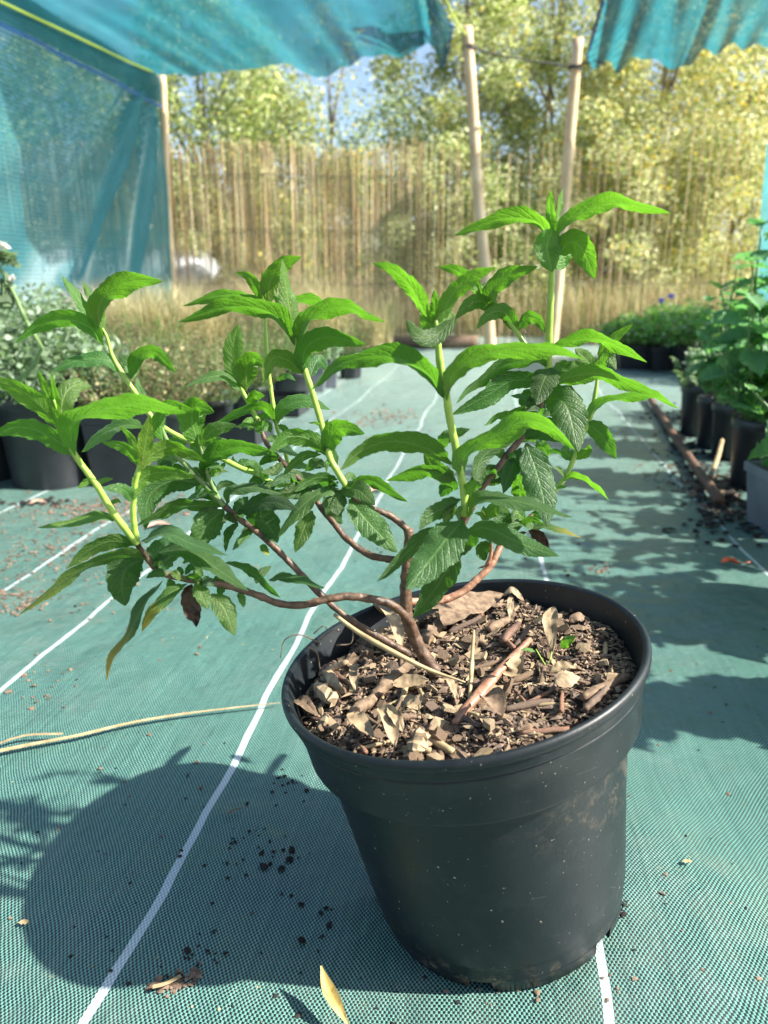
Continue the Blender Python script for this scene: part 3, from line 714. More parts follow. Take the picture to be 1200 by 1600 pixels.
def put(me, name, x, y, size, rz, tilt=0, roll=0, h=.002, sz=None, sy=None):
    o = bpy.data.objects.new(name, me); C.objects.link(o); o.parent = soil
    n_ = (SP(x+.004, y)-SP(x-.004, y)).cross(SP(x, y+.004)-SP(x, y-.004)).normalized()
    R = (ROT @ Matrix.Rotation(rz, 4, 'Z') @ Matrix.Rotation(tilt, 4, 'Y') @ Matrix.Rotation(roll, 4, 'X')).to_euler()
    o.rotation_euler = R; o.scale = (size, size*(sy or 1), size*(sz or 1)); o.location = SP(x, y, h)-world_loc(soil); placed.append((x, y)); return o
g = random.Random(21); cnt = 0
while cnt < 262:
    a = g.uniform(0, 6.283); r = .1245*math.sqrt(g.random()); x, y = r*math.cos(a), r*math.sin(a)
    left = x < .035; s = g.uniform(.008, .020) if left else g.uniform(.007, .016)
    if r+s*.5 > .1255: continue
    if not left and g.random() < .35: continue
    if g.random() < .14: put(g.choice(twm), 'twig', x, y, g.uniform(.016, .038), g.uniform(0, 6.28), g.uniform(-.25, .25), 0, .003, .75, .75)
    else: put(g.choice(chipm), 'bark_chip', x, y, s, g.uniform(0, 6.28), g.gauss(0, .4), g.gauss(0, .4), .0015+.0035*g.random())
    cnt += 1
# fine mulch too small to pick apart
def crumbs():
    gg = np.random.default_rng(9); V = []; F = []
    for k in range(9500):
        a = gg.uniform(0, 6.283); r = .1265*math.sqrt(gg.random()); x, y = r*math.cos(a), r*math.sin(a)
        s = gg.uniform(.0008, .0032)*(1+.6*(gg.random() < .12))*(1 if x < .05 else .9); c = SP(x, y, s*.4); R = Matrix.Rotation(gg.uniform(0, 6.28), 3, 'Z') @ Matrix.Rotation(gg.normal(0, .6), 3, 'X')
        n0 = len(V); l_ = gg.uniform(.7, 2.4)
        for p in ((-l_, 0, 0), (0, -.5, .1), (l_*gg.uniform(.5, 1), .1, 0), (.1, .6, 0), (0, 0, .55)): V.append(c+R @ Vector(p)*s)
        F += [(n0, n0+1, n0+4), (n0+1, n0+2, n0+4), (n0+2, n0+3, n0+4), (n0+3, n0, n0+4)]
    mi = gg.choice(4, size=len(F)//4, p=[.40, .20, .30, .10]); o = mesh_obj('mulch_crumbs', V, F, M['chip1'], soil, False); tag(o, kind='stuff')
    for m_ in ('chip2', 'chip3', 'blackdirt'): o.data.materials.append(M[m_])
    o.data.polygons.foreach_set('material_index', np.repeat(mi, 4).astype(np.int32))
crumbs()
# the larger pieces one can point at
def big_twig(x0, y0, x1, y1, r, mat, name='twig', lift=(.005, .005), label=None, bend=0.0):
    A = soil_px(x0, y0); B = soil_px(x1, y1); a = SP(*A, lift[0]); b = SP(*B, lift[1]); c = a.lerp(b, .5)+Vector((0, 0, bend))
    r *= .8 if r > .0045 else 1
    v, f = tube([a, a.lerp(b, .25)+Vector((0, 0, bend*.7+.0006)), c, b], [r*.75, r*1.05, r*.9, r*.65], 7 if name == 'bark_chip' else 9, 9 if name == 'bark_chip' else 16, bump=.5, seed=x0)
    if name == 'bark_chip':
        v = [q+Vector((noise.noise(q*260), noise.noise(q*260+Vector((9, 0, 0))), noise.noise(q*260+Vector((0, 9, 0)))))*r*.55 for q in v]
    o = mesh_obj(name, v, f, mat, soil, name != 'bark_chip')
    if label: o['label'] = label
def big_leaf(pts, wpx, mat, lift=.006, label=None, name='dry_leaf', curl=.25, dirs=0):
    P = [SP(*soil_px(x, y), lift+dz) for x, y, dz in pts]; n = 16; Q = crom(P, n); vs = []; fs = []; up = Vector((dirs, -.45, 1)).normalized()
    wm_ = wpx/FPX*.56
    for i, q in enumerate(Q):
        t = i/(n-1); T = (Q[min(i+1, n-1)]-Q[max(i-1, 0)]).normalized(); L = T.cross(up).normalized(); N = L.cross(T)
        w_ = wm_*.5*max(.04, math.sin(math.pi*t**.85)**.75)*(1+.22*noise.noise(Vector((i*.8, wpx, 0))))
        for j in range(-3, 4):
            s = j/3; vs.append(q+L*(s*w_)+N*(curl*s*s*w_+.0016*noise.noise(Vector((i*.5, j*.8, wpx)))))
    for i in range(n-1):
        for j in range(6): a = i*7+j; fs.append((a, a+1, a+8, a+7))
    o = mesh_obj(name, vs, fs, mat, soil)
    if label: o['label'] = label
big_twig(806, 912, 824, 944, .0052, M['chip1'], lift=(.016, .004), label='pale stub of twig standing at the back of the pot')
big_twig(712, 1142, 832, 1022, .0036, M['bark_pale'], lift=(.004, .008), label='long red-brown twig lying across the soil', bend=.002)
big_twig(790, 1025, 812, 985, .0035, M['stick'], lift=(.006, .006))
big_twig(500, 1090, 524, 1112, .0078, M['chip2'], name='bark_chip', lift=(.008, .008))
big_twig(515, 1072, 538, 1095, .0058, M['chip2'], name='bark_chip', lift=(.01, .008))
big_twig(585, 1100, 648, 1052, .0058, M['chip1'], lift=(.005, .009), label='grey-brown broken stick left of the stem')
big_twig(555, 1132, 588, 1104, .0060, M['chip1'], lift=(.006, .007))
big_twig(668, 1020, 705, 985, .0085, M['chip1'], name='bark_chip', lift=(.006, .010))
big_twig(648, 1185, 664, 1165, .0075, M['chip2'], name='bark_chip', lift=(.006, .007))
big_twig(690, 1000, 722, 968, .0050, M['chip1'], lift=(.01, .012))
big_twig(912, 1106, 982, 1062, .0036, M['chip1'], lift=(.006, .006)); big_twig(915, 1122, 952, 1092, .0025, M['chip3'], lift=(.006, .006))
big_twig(765, 994, 796, 976, .0042, M['chip1'], lift=(.006, .006)); big_twig(890, 952, 945, 944, .0030, M['stick'], lift=(.006, .006))
big_twig(512, 1062, 545, 1080, .0028, M['stick'], lift=(.01, .006)); big_twig(513, 1075, 548, 1056, .0026, M['chip2'], lift=(.012, .01))
big_twig(735, 1112, 748, 1030, .0016, M['straw'], name='straw', lift=(.004, .024)); big_twig(628, 1155, 656, 1146, .0026, M['chip1'], lift=(.008, .008))
big_leaf([(588, 960, .006), (602, 985, .010), (622, 1010, .006), (632, 1038, .001)], 44, M['dry'], .012, 'large cream dry leaf beside the stem', curl=.35, dirs=.5)
big_leaf([(700, 1010, .002), (722, 985, .004), (755, 965, .005), (790, 950, .002)], 62, M['chip1'], .010, 'large grey-brown dead leaf behind the stem', curl=.1)
big_leaf([(560, 940, .012), (566, 955, .008), (572, 978, .0)], 34, M['dry'], .008)
big_leaf([(640, 955, .010), (668, 958, .010), (700, 972, .006)], 40, M['dry'], .006)
big_leaf([(712, 930, .008), (740, 928, .008), (762, 930, .004)], 26, M['chip1'], .006)
big_leaf([(790, 958, .01), (806, 956, .012), (822, 957, .002)], 16, M['chip2'], .006, curl=.1)
big_leaf([(802, 955, .01), (801, 968, .006), (797, 980, .0)], 12, M['chip2'], .006, curl=.1)
big_leaf([(868, 985, .008), (866, 1010, .006), (866, 1035, .0)], 26, M['dry'], .008, 'upright cream leaf scrap behind the seedling', dirs=-.4)
big_leaf([(836, 992, .002), (856, 990, .004), (872, 984, .002)], 14, M['dry'], .005, curl=.1); big_leaf([(890, 982, .002), (905, 978, .003), (925, 974, .0)], 20, M['chip1'], .004, curl=-.2)
big_leaf([(862, 1070, .004), (885, 1064, .007), (905, 1062, .002)], 16, M['dry'], .007); big_leaf([(785, 1062, .006), (802, 1068, .006), (820, 1050, .01)], 28, M['dry'], .006, curl=.5)
big_leaf([(560, 1142, .002), (566, 1160, .004), (590, 1178, .002)], 26, M['dry'], .008, 'kidney-shaped tan bark flake near the front rim', 'bark_chip', .2)
big_leaf([(600, 1148, .006), (616, 1160, .008), (622, 1190, .002)], 26, M['dry'], .008, curl=.5); big_leaf([(617, 1150, .006), (628, 1164, .006), (636, 1172, .002)], 18, M['dry'], .009)
big_leaf([(620, 1100, .004), (650, 1096, .006), (676, 1094, .002)], 26, M['dry'], .008, curl=.4); big_leaf([(632, 1130, .003), (648, 1132, .004), (662, 1140, .002)], 26, M['dry'], .007, 'tan square flake in front of the stem', 'bark_chip')
big_leaf([(458, 1088, .004), (474, 1108, .006), (500, 1128, .0)], 24, M['chip1'], .006); big_leaf([(565, 1075, .008), (560, 1092, .008), (562, 1106, .002)], 14, M['chip2'], .008)
big_leaf([(700, 1096, .006), (712, 1104, .006), (720, 1116, .002)], 16, M['dry'], .008); big_leaf([(762, 1120, .004), (776, 1130, .008), (790, 1148, .0)], 34, M['chip1'], .008, 'grey leaf scrap near the front rim', curl=.5)
big_leaf([(872, 1100, .008), (892, 1092, .010), (910, 1086, .006)], 30, M['chip2'], .006, 'crusty pale bark lump at the right', 'bark_chip', -.4)
# seedling with two leaves
sdl = tube([SP(*soil_px(857, 1044), 0), SP(*soil_px(862, 1036), .005), SP(*soil_px(872, 1022), .012)], [.0006, .0005], 6, 8)
sd_o = mesh_obj('seedling', sdl[0], sdl[1], M['green_stem'], soil); sd_o['label'] = 'tiny bright green seedling in the soil'
v, f = tube([SP(*soil_px(855, 1044), 0), SP(*soil_px(848, 1038), .004), SP(*soil_px(840, 1032), .007)], [.0006, .0005], 6, 8); mesh_obj('seedling', v, f, M['green_stem'], soil)

# ------------------------------------------------------------------ leaves
NL = 0
def leaf(parent, pts, w, Y0, Y1, face='b', tone=.7, W_=None, dry=0.0, dead=False, fold=None, curl=None):
    """pts: centre line in picture pixels from petiole to tip; distances Y0 (base) to Y1 (tip); w: seen width"""
    global NL; NL += 1
    rg = random.Random(NL*13+5); k = len(pts); z = .43
    P = [W(x, y, Y0+(Y1-Y0)*(i/(k-1))) for i, (x, y) in enumerate(pts)]
    n = 30 if w > 9 else 14
    Q = crom(P, n); Lm = sum((Q[i+1]-Q[i]).length for i in range(n-1)); sc = (Q[n//2]-CAM).dot(FWD)/FPX
    wa = w*sc; wa *= .93; wr = max(wa*1.06, min(.255*Lm, wa*2.4)) if W_ is None else W_*sc
    ca = min(1, wa/wr); a0 = math.acos(ca); sg = 1 if face == 't' else -1
    def frame(i, a):
        T = (Q[min(i+1, n-1)]-Q[max(i-1, 0)]).normalized(); Vd = (CAM-Q[i]).normalized(); Vd = (Vd-T*Vd.dot(T)).normalized()
        Sx = Vd.cross(T); return T, Sx*math.cos(a)+Vd*math.sin(a), (Vd*math.cos(a)-Sx*math.sin(a))*sg
    a = max((a0, -a0), key=lambda q: frame(n//2, q)[2].z)
    fold = fold if fold is not None else rg.uniform(.18, .38)
    ph = rg.uniform(0, 6.28); wave = rg.uniform(.05, .11); teeth = max(6, int(Lm/.0055)); tw = rg.uniform(-.25, .25)
    vs = []; uv = []; m_ = 5; prevL = None; fs = []
    for i in range(n):
        t = i/(n-1); T, L, N = frame(i, a+tw*(t-.5))
        if prevL is not None and L.dot(prevL) < 0: L = -L; N = N
        prevL = L
        prof_ = (t**.60)*((1-t)**.86)/.372 if t > 0 else 0
        hw = wr*.5*max(prof_, .07 if t < .5 else 0.012)
        if t < .10: hw = min(hw, wr*.5*(.10+t*3.2))
        tooth = 1+.08*(((t*teeth) % 1)-.5)*2*(t > .08) if n > 20 else 1
        for j in range(-m_, m_+1):
            s = j/m_; fo = fold*(1-.3*t); und = wave*wr*math.sin(t*13+ph+(1.3 if s > 0 else 0))*s*s*(prof_)
            und += .10*wr*noise.noise(Vector((t*9+ph, s*1.2, NL)))*abs(s)*prof_
            quilt = .012*wr*math.cos((t*12-abs(s)*1.6)*6.283)*abs(s)*(1-abs(s))*3*prof_
            x = s*hw*math.cos(fo)*(tooth if abs(j) == m_ else 1)
            y = abs(s)*hw*math.sin(fo)-(s*s)*hw*.32*(.2+t)+und+quilt
            if dead: y += .35*wr*noise.noise(Vector((t*6, s*2, ph)))
            vs.append(Q[i]+L*x+N*y); uv.append((t, (s+1)/2))
    c = 2*m_+1
    for i in range(n-1):
        for j in range(2*m_):
            q = i*c+j; fs.append((q, q+1, q+c+1, q+c))
    # keep the mesh normal on the leaf's upper side
    T, L, N = frame(n//2, a)
    q = (n//2)*c+m_; nn = (vs[q+1]-vs[q]).cross(vs[q+c]-vs[q])
    if nn.dot(N) < 0: fs = [tuple(reversed(f_)) for f_ in fs]
    o = mesh_obj('leaf', vs, fs, M['deadleaf'] if dead else M['leaf'], parent, True, uv)
    o.color = (tone, dry, 0, 1); return o
def stem(pts, Y0, Y1, r0, r1, mat, name='stem', parent=None, sides=10, knots=True, seed=0):
    """pts pixels; radii in pixels"""
    k = len(pts); P = [W(x, y, Y0+(Y1-Y0)*i/(k-1)) for i, (x, y) in enumerate(pts)]
    sc = (P[k//2]-CAM).dot(FWD)/FPX; n = max(12, k*7); rr = []
    for i in range(n):
        t = i/(n-1); r = (r0+(r1-r0)*t)*(.86 if mat is BK else .93)
        if t > .82 and mat is not BK and name == 'stem': r *= 1-.6*(t-.82)/.18
        if knots: r *= 1+.13*math.exp(-((((t*k*1.3+seed) % 1)-.5)/.08)**2)
        rr.append(r*sc)
    v, f = tube(P, rr, sides, n, bump=.24 if mat in (M['bark'], M['bark_pale']) else .03, seed=pts[0][0]); return mesh_obj(name, v, f, mat, parent or shrub)
BK, BP, GS, DS = M['bark'], M['bark_pale'], M['green_stem'], M['dull_stem']
tr = stem([(706, 1092), (690, 1066), (667, 1032), (650, 1000), (636, 962), (634, 915), (637, 870), (640, 842), (638, 826)], .515, .530, 14, 9, BK, 'trunk', knots=False, sides=14)
brA = stem([(650, 1000), (640, 972), (622, 952), (599, 940), (550, 932), (512, 936), (475, 945), (437, 943), (400, 929), (350, 914), (292, 905), (250, 893), (221, 861), (214, 846)], .520, .475, 8.5, 5, BK, 'branch')
stA = stem([(214, 850), (195, 825), (176, 800), (151, 758), (121, 717), (107, 689), (93, 653), (84, 625)], .475, .455, 6.8, 4, GS)
stA2 = stem([(214, 843), (210, 825), (208, 794), (212, 752), (219, 725), (221, 700)], .475, .47, 5.5, 4, GS)
brB = stem([(640, 1022), (590, 994), (540, 963), (500, 928), (466, 893), (436, 862), (405, 834), (376, 812), (350, 790)], .512, .53, 6.2, 5.5, BK, 'branch')
stB = stem([(352, 792), (320, 758), (292, 728), (276, 712), (262, 692), (254, 672), (250, 655)], .53, .525, 5.5, 4, DS)
stB3 = stem([(345, 785), (332, 760), (322, 735), (318, 715), (312, 695)], .53, .525, 3.8, 3, DS)
brC = stem([(636, 874), (610, 874), (575, 866), (542, 842), (522, 818), (502, 794), (482, 764), (454, 736), (434, 714), (416, 692), (408, 670), (404, 656)], .525, .60, 6.5, 4, BK, 'branch')
stB2 = stem([(482, 766), (458, 760), (442, 757), (420, 752), (406, 742), (380, 733), (352, 719), (328, 706), (300, 691), (276, 680), (250, 664), (232, 645), (212, 615), (190, 582), (175, 555), (167, 527), (155, 505)], .575, .57, 4.8, 4, GS)
stC = stem([(404, 658), (398, 648), (388, 628), (379, 612), (372, 590)], .60, .60, 4.2, 3.5, GS)
stC2 = stem([(456, 738), (450, 722), (441, 691), (432, 664), (424, 614), (418, 565), (415, 516), (416, 479)], .60, .62, 3.8, 3.2, GS)
brD = stem([(640, 832), (626, 818), (610, 806), (594, 799), (570, 790), (552, 776), (541, 760)], .53, .525, 6.5, 5, BK, 'branch')
stC3 = stem([(541, 760), (528, 738), (515, 714), (506, 676), (490, 620), (478, 583), (469, 553), (460, 528), (453, 505)], .525, .535, 5.6, 4.5, GS)
brE = stem([(652, 882), (680, 872), (702, 850), (716, 828), (725, 806)], .527, .48, 7, 6, BK, 'branch')
stE = stem([(726, 806), (725, 770), (718, 732), (711, 695), (702, 650), (697, 615), (690, 585), (686, 555), (684, 530), (681, 500)], .48, .47, 7, 6.5, GS)
brF = stem([(680, 872), (712, 838), (734, 798), (754, 760), (780, 728), (796, 706), (812, 688), (836, 652), (850, 615), (857, 590)], .527, .56, 7, 5, BK, 'branch')
stG = stem([(857, 592), (857, 560), (858, 527), (860, 480), (862, 427), (864, 375)], .56, .555, 6.5, 4.8, GS)
stG2 = stem([(856, 572), (840, 556), (820, 537), (806, 517), (792, 500), (774, 488), (757, 468)], .56, .575, 4.5, 3, GS)
brI = stem([(640, 940), (660, 940), (690, 938), (722, 925), (748, 903), (766, 884), (776, 866), (782, 852)], .528, .56, 6.5, 6, BP, 'branch')
stub = stem([(762, 882), (767, 866), (768, 848)], .55, .55, 4, 2, BP, 'twig')
brI2 = stem([(782, 852), (798, 836), (815, 818), (840, 798), (858, 780)], .56, .60, 4.5, 4, BK, 'branch')
stH = stem([(858, 780), (872, 760), (884, 744), (896, 718), (906, 690), (920, 660), (926, 636), (932, 603), (935, 570)], .60, .61, 4.5, 3.4, GS)
stJ = stem([(764, 822), (758, 810), (752, 797)], .55, .545, 3.5, 3, GS)

# shoot at lower left, nearest the viewer's left
def L(p, pts, w, Y0, Y1, face='b', tone=.7, **k): return leaf(p, pts, w, Y0, Y1, face, tone, **k)
L(stA, [(119, 712), (112, 664), (160, 640), (230, 630), (292, 645)], 40, .462, .44, 'b', .8)
L(stA, [(118, 714), (78, 682), (30, 668), (-18, 682)], 34, .462, .45, 'b', .65)
L(stA, [(92, 668), (58, 630), (20, 604), (-30, 590)], 34, .458, .43, 'b', .8)
L(stA, [(96, 662), (100, 622), (118, 602), (143, 604)], 38, .458, .48, 't', .8)
L(stA, [(90, 655), (86, 620), (80, 580)], 13, .457, .455, 'b', 1); L(stA, [(87, 650), (74, 615), (59, 577)], 15, .457, .46, 'b', 1)
L(stA, [(150, 757), (138, 752), (121, 763)], 12, .468, .46, 'b', .8); L(stA, [(153, 757), (163, 750), (177, 748)], 9, .468, .475, 't', .8)
L(stA, [(187, 812), (150, 808), (102, 818), (58, 824)], 17, .474, .455, 't', .85)
L(stA, [(170, 790), (182, 782), (190, 786)], 8, .474, .48, 't', .7)
L(stA2, [(221, 735), (226, 695), (234, 648)], 27, .47, .465, 'b', 1); L(stA2, [(216, 728), (195, 700), (160, 691)], 20, .47, .45, 'b', .9)
L(stA2, [(213, 712), (204, 684), (187, 666)], 13, .47, .48, 'b', .9); L(stA2, [(224, 668), (196, 664), (160, 678), (127, 706)], 24, .48, .50, 't', .9)
L(stA2, [(223, 733), (238, 710), (272, 700), (322, 722)], 26, .47, .49, 'b', .8); L(stA2, [(211, 780), (222, 748), (258, 738), (304, 746)], 28, .47, .48, 'b', .8)
L(stA2, [(207, 782), (193, 765), (160, 762)], 20, .47, .45, 't', .6)
# node where the lower-left shoot leaves the branch
L(brA, [(213, 851), (170, 847), (130, 866), (103, 889)], 26, .475, .455, 'b', .25); L(brA, [(230, 876), (180, 868), (110, 902), (28, 962)], 20, .475, .43, 'b', .25, dry=.2)
L(brA, [(224, 873), (198, 888), (190, 915), (196, 947)], 56, .476, .47, 'b', .02); L(brA, [(220, 846), (260, 834), (300, 850), (356, 868)], 24, .476, .45, 't', .25)
L(brA, [(248, 862), (296, 862), (344, 892), (388, 923)], 32, .478, .44, 't', .35); L(brA, [(232, 882), (252, 856), (275, 848)], 34, .478, .50, 'b', .0)
L(brA, [(246, 892), (264, 872), (282, 866)], 28, .478, .50, 'b', .05); L(brA, [(254, 908), (222, 948), (196, 1000), (172, 1030), (166, 1064)], 17, .48, .455, 't', .15, dry=1, W_=30)
L(brA, [(292, 912), (260, 932), (232, 964), (221, 988)], 22, .485, .465, 't', .6, dry=1); L(brA, [(298, 914), (298, 942), (308, 978)], 34, .487, .49, 'b', 0, dead=True)
L(brA, [(310, 906), (314, 926), (326, 952)], 28, .485, .475, 't', .7); L(brA, [(330, 928), (350, 950), (367, 993)], 36, .488, .478, 't', .6)
L(brA, [(336, 900), (345, 915), (342, 932)], 18, .488, .50, 'b', .1); L(brA, [(268, 892), (276, 899), (280, 908)], 14, .482, .475, 't', .8)
L(brA, [(310, 893), (299, 887), (289, 898)], 14, .486, .50, 'b', .1); L(brA, [(262, 898), (246, 895), (228, 903)], 15, .48, .47, 't', .4)
L(brA, [(318, 900), (308, 893), (302, 904)], 12, .487, .48, 't', .8); L(brA, [(262, 905), (268, 918), (262, 934)], 16, .482, .49, 'b', .2)
L(brA, [(352, 880), (392, 893), (438, 934)], 16, .50, .48, 'b', .15); L(brA, [(400, 912), (408, 896), (424, 884)], 16, .50, .51, 't', .3)
L(brA, [(420, 906), (455, 902), (508, 919)], 15, .50, .48, 't', .35); L(brA, [(372, 926), (378, 935), (381, 949)], 13, .495, .49, 't', .5)
L(brA, [(335, 915), (322, 905), (318, 918)], 12, .49, .48, 't', .6)
L(brA, [(285, 880), (300, 872), (325, 880)], 9, .49, .48, 't', .7)
# top-left shoot
L(stB2, [(162, 524), (154, 482), (175, 452), (212, 438), (254, 439)], 40, .57, .55, 'b', .75); L(stB2, [(161, 540), (140, 512), (105, 500), (62, 508), (24, 536)], 30, .57, .55, 'b', .75)
L(stB2, [(153, 514), (126, 472), (97, 430)], 20, .57, .575, 't', 1); L(stB2, [(151, 500), (143, 466), (130, 438)], 16, .57, .58, 't', .9)
L(stB2, [(189, 583), (165, 562), (122, 563), (80, 580)], 24, .572, .555, 't', .6); L(stB2, [(205, 592), (215, 560), (242, 550), (276, 583)], 26, .572, .56, 'b', .6)
L(stB2, [(203, 592), (204, 570), (186, 556)], 26, .572, .59, 't', .4); L(stB2, [(228, 627), (217, 606), (214, 589)], 14, .572, .58, 't', .7)
L(stB2, [(236, 655), (246, 640), (262, 636)], 14, .573, .58, 't', .4); L(stB2, [(250, 668), (238, 680), (232, 700)], 12, .573, .58, 'b', .4)
L(stB2, [(352, 722), (340, 738), (325, 746)], 10, .575, .56, 't', .8); L(stB2, [(380, 734), (366, 722), (364, 712)], 9, .575, .58, 't', .8)
L(stB2, [(412, 748), (398, 726), (384, 722)], 14, .575, .56, 't', .5)
# middle-left cluster
L(stB, [(316, 756), (268, 752), (232, 778), (227, 828)], 44, .528, .51, 'b', .12); L(stB, [(330, 772), (292, 784), (251, 812)], 13, .53, .55, 't', .6)
L(stB, [(348, 792), (305, 790), (262, 795), (213, 822)], 22, .53, .50, 'b', .35); L(stB, [(350, 797), (324, 820), (303, 860)], 50, .53, .52, 'b', .08)
L(stB, [(354, 790), (362, 766), (400, 762), (441, 772)], 18, .53, .52, 't', .25); L(stB, [(338, 768), (350, 756), (380, 762)], 12, .53, .54, 'b', .1)
L(stB, [(372, 800), (420, 784), (466, 796)], 30, .53, .50, 't', .02); L(stB, [(384, 808), (416, 818), (434, 848)], 48, .53, .52, 'b', .02)
L(stB, [(370, 818), (358, 807), (347, 815)], 16, .53, .52, 'b', .1); L(stB, [(372, 816), (357, 834), (352, 862)], 14, .53, .54, 'b', .05)
L(stB, [(398, 826), (388, 826), (377, 834)], 13, .53, .52, 't', .5); L(stB, [(394, 828), (380, 840), (363, 860)], 14, .53, .51, 't', .5)
L(stB, [(410, 850), (413, 858), (420, 868)], 13, .53, .52, 't', .8, dry=1); L(stB, [(296, 742), (262, 727), (250, 731)], 16, .53, .55, 'b', .3)
L(stB, [(255, 692), (250, 655), (268, 635), (304, 641)], 26, .525, .51, 'b', .7); L(stB, [(292, 692), (268, 690), (245, 699)], 15, .527, .55, 'b', .4)
L(stB, [(282, 706), (262, 716), (246, 734)], 38, .528, .55, 't', .5); L(stB, [(392, 812), (402, 790), (430, 784)], 22, .53, .55, 'b', 0); L(stB, [(366, 806), (376, 788), (388, 776)], 20, .53, .54, 'b', .0)
L(stB3, [(322, 752), (330, 716), (375, 698), (434, 711)], 32, .53, .51, 'b', .35); L(stB3, [(311, 694), (300, 660), (306, 636), (335, 644)], 46, .525, .51, 'b', .65)
L(stB3, [(312, 697), (334, 672), (369, 664)], 26, .525, .515, 't', .6); L(stB3, [(317, 706), (334, 690), (362, 692)], 20, .525, .54, 't', .6)
L(stB3, [(318, 712), (306, 700), (296, 700)], 18, .527, .54, 'b', .5); L(stB3, [(312, 694), (306, 672), (314, 654)], 14, .525, .53, 't', .9)
# centre-left cluster
L(stC3, [(510, 712), (485, 688), (450, 684), (418, 709)], 32, .528, .51, 'b', .55); L(stC3, [(512, 712), (520, 678), (538, 668), (570, 678)], 36, .528, .51, 'b', .6)
L(stC3, [(503, 668), (495, 661), (481, 660)], 5, .53, .52, 'b', .8); L(stC3, [(506, 668), (509, 661), (513, 655)], 5, .53, .53, 't', .8)
L(stC3, [(508, 730), (492, 724), (476, 736)], 20, .53, .54, 't', .35); L(stC3, [(502, 710), (470, 715), (440, 744)], 16, .53, .52, 'b', .3)
L(stC3, [(528, 749), (492, 748), (460, 768)], 18, .53, .51, 'b', .3); L(stC3, [(530, 764), (500, 770), (465, 798), (434, 840)], 24, .53, .50, 't', .45)
L(stC3, [(535, 765), (527, 785), (530, 807)], 34, .527, .52, 'b', .05); L(stC3, [(534, 763), (560, 766), (586, 789)], 34, .526, .50, 't', .45)
L(stC3, [(546, 780), (578, 818), (621, 863)], 48, .527, .50, 't', .5); L(stC3, [(545, 762), (575, 750), (605, 765), (637, 784)], 20, .526, .52, 'b', .3)
L(stC3, [(538, 750), (548, 743), (558, 750)], 13, .526, .54, 't', .4); L(stC3, [(516, 700), (524, 715), (528, 726)], 12, .53, .55, 't', .7)
L(stC3, [(520, 730), (512, 722), (510, 738)], 9, .53, .52, 't', .9)
L(brC, [(488, 798), (476, 825), (461, 863)], 30, .555, .54, 't', .5); L(brC, [(505, 776), (520, 798), (535, 819)], 28, .55, .56, 't', .3)
L(brC, [(470, 752), (452, 770), (420, 768)], 22, .56, .55, 'b', .15); L(brC, [(452, 738), (470, 745), (495, 742)], 20, .565, .58, 't', .4)
L(brC, [(462, 750), (440, 748), (424, 760)], 18, .565, .55, 't', .3); L(brC, [(490, 780), (470, 772), (450, 778)], 20, .56, .54, 'b', .1)
L(brC, [(440, 722), (430, 735), (408, 738)], 18, .57, .56, 't', .5); L(brC, [(436, 716), (420, 716), (404, 727)], 16, .575, .58, 'b', .3)
L(brC, [(470, 760), (480, 776), (500, 770)], 18, .56, .58, 'b', .2); L(brC, [(430, 752), (418, 765), (408, 780)], 24, .57, .56, 'b', .25)
L(brC, [(420, 740), (400, 752), (388, 766)], 20, .57, .58, 'b', .3); L(brC, [(416, 690), (428, 684), (440, 690)], 12, .59, .6, 't', .4)
L(brC, [(402, 660), (412, 650), (424, 656)], 13, .60, .61, 't', .6); L(brC, [(400, 660), (388, 657), (374, 670)], 11, .60, .59, 't', .8); L(brC, [(406, 668), (418, 664), (424, 676)], 15, .60, .61, 't', .5)
L(stC, [(374, 594), (365, 550), (372, 506)], 38, .60, .605, 't', 1); L(stC, [(381, 612), (352, 590), (320, 591), (288, 605)], 17, .60, .58, 't', .7)
L(stC, [(384, 610), (385, 578), (396, 560), (416, 573)], 38, .60, .585, 'b', .65); L(stC, [(391, 634), (397, 619), (414, 618)], 20, .60, .59, 'b', .6)
L(stC, [(372, 596), (358, 584), (345, 583)], 15, .60, .61, 't', .8)
L(stC2, [(430, 662), (412, 636), (385, 640), (331, 664)], 18, .605, .59, 'b', .55); L(stC2, [(434, 662), (440, 640), (475, 626), (516, 640)], 26, .605, .60, 't', .6)
L(stC2, [(415, 482), (404, 456), (388, 432), (366, 427)], 20, .62, .61, 'b', .8); L(stC2, [(419, 478), (422, 440), (443, 412), (471, 401)], 32, .62, .605, 'b', .75)
L(stC2, [(413, 482), (375, 461), (330, 464), (285, 478)], 18, .62, .60, 'b', .55); L(stC2, [(430, 480), (480, 467), (520, 481)], 19, .62, .60, 'b', .6)
L(stC2, [(416, 480), (420, 455), (418, 432)], 22, .62, .62, 'b', .8); L(stC2, [(415, 450), (411, 435), (410, 424)], 7, .62, .62, 'b', .9)
L(stC2, [(432, 594), (448, 587), (462, 595)], 11, .61, .60, 't', .5)
L(stC2, [(434, 664), (446, 672), (440, 690)], 12, .605, .60, 't', .5)
L(stC3, [(463, 540), (451, 472), (441, 404)], 27, .533, .53, 't', 1); L(stC3, [(457, 525), (440, 482), (428, 450)], 16, .533, .54, 't', 1)
L(stC3, [(460, 540), (425, 490), (360, 479), (278, 503)], 32, .533, .51, 'b', .6); L(stC3, [(466, 537), (482, 498), (535, 480), (602, 503)], 30, .533, .51, 'b', .6)
L(stC3, [(478, 586), (476, 548), (512, 527), (572, 538)], 38, .531, .51, 'b', .65); L(stC3, [(474, 584), (447, 562), (424, 562), (411, 598)], 30, .531, .52, 'b', .6)
L(stC3, [(484, 590), (498, 562), (513, 582)], 20, .531, .55, 't', .35)
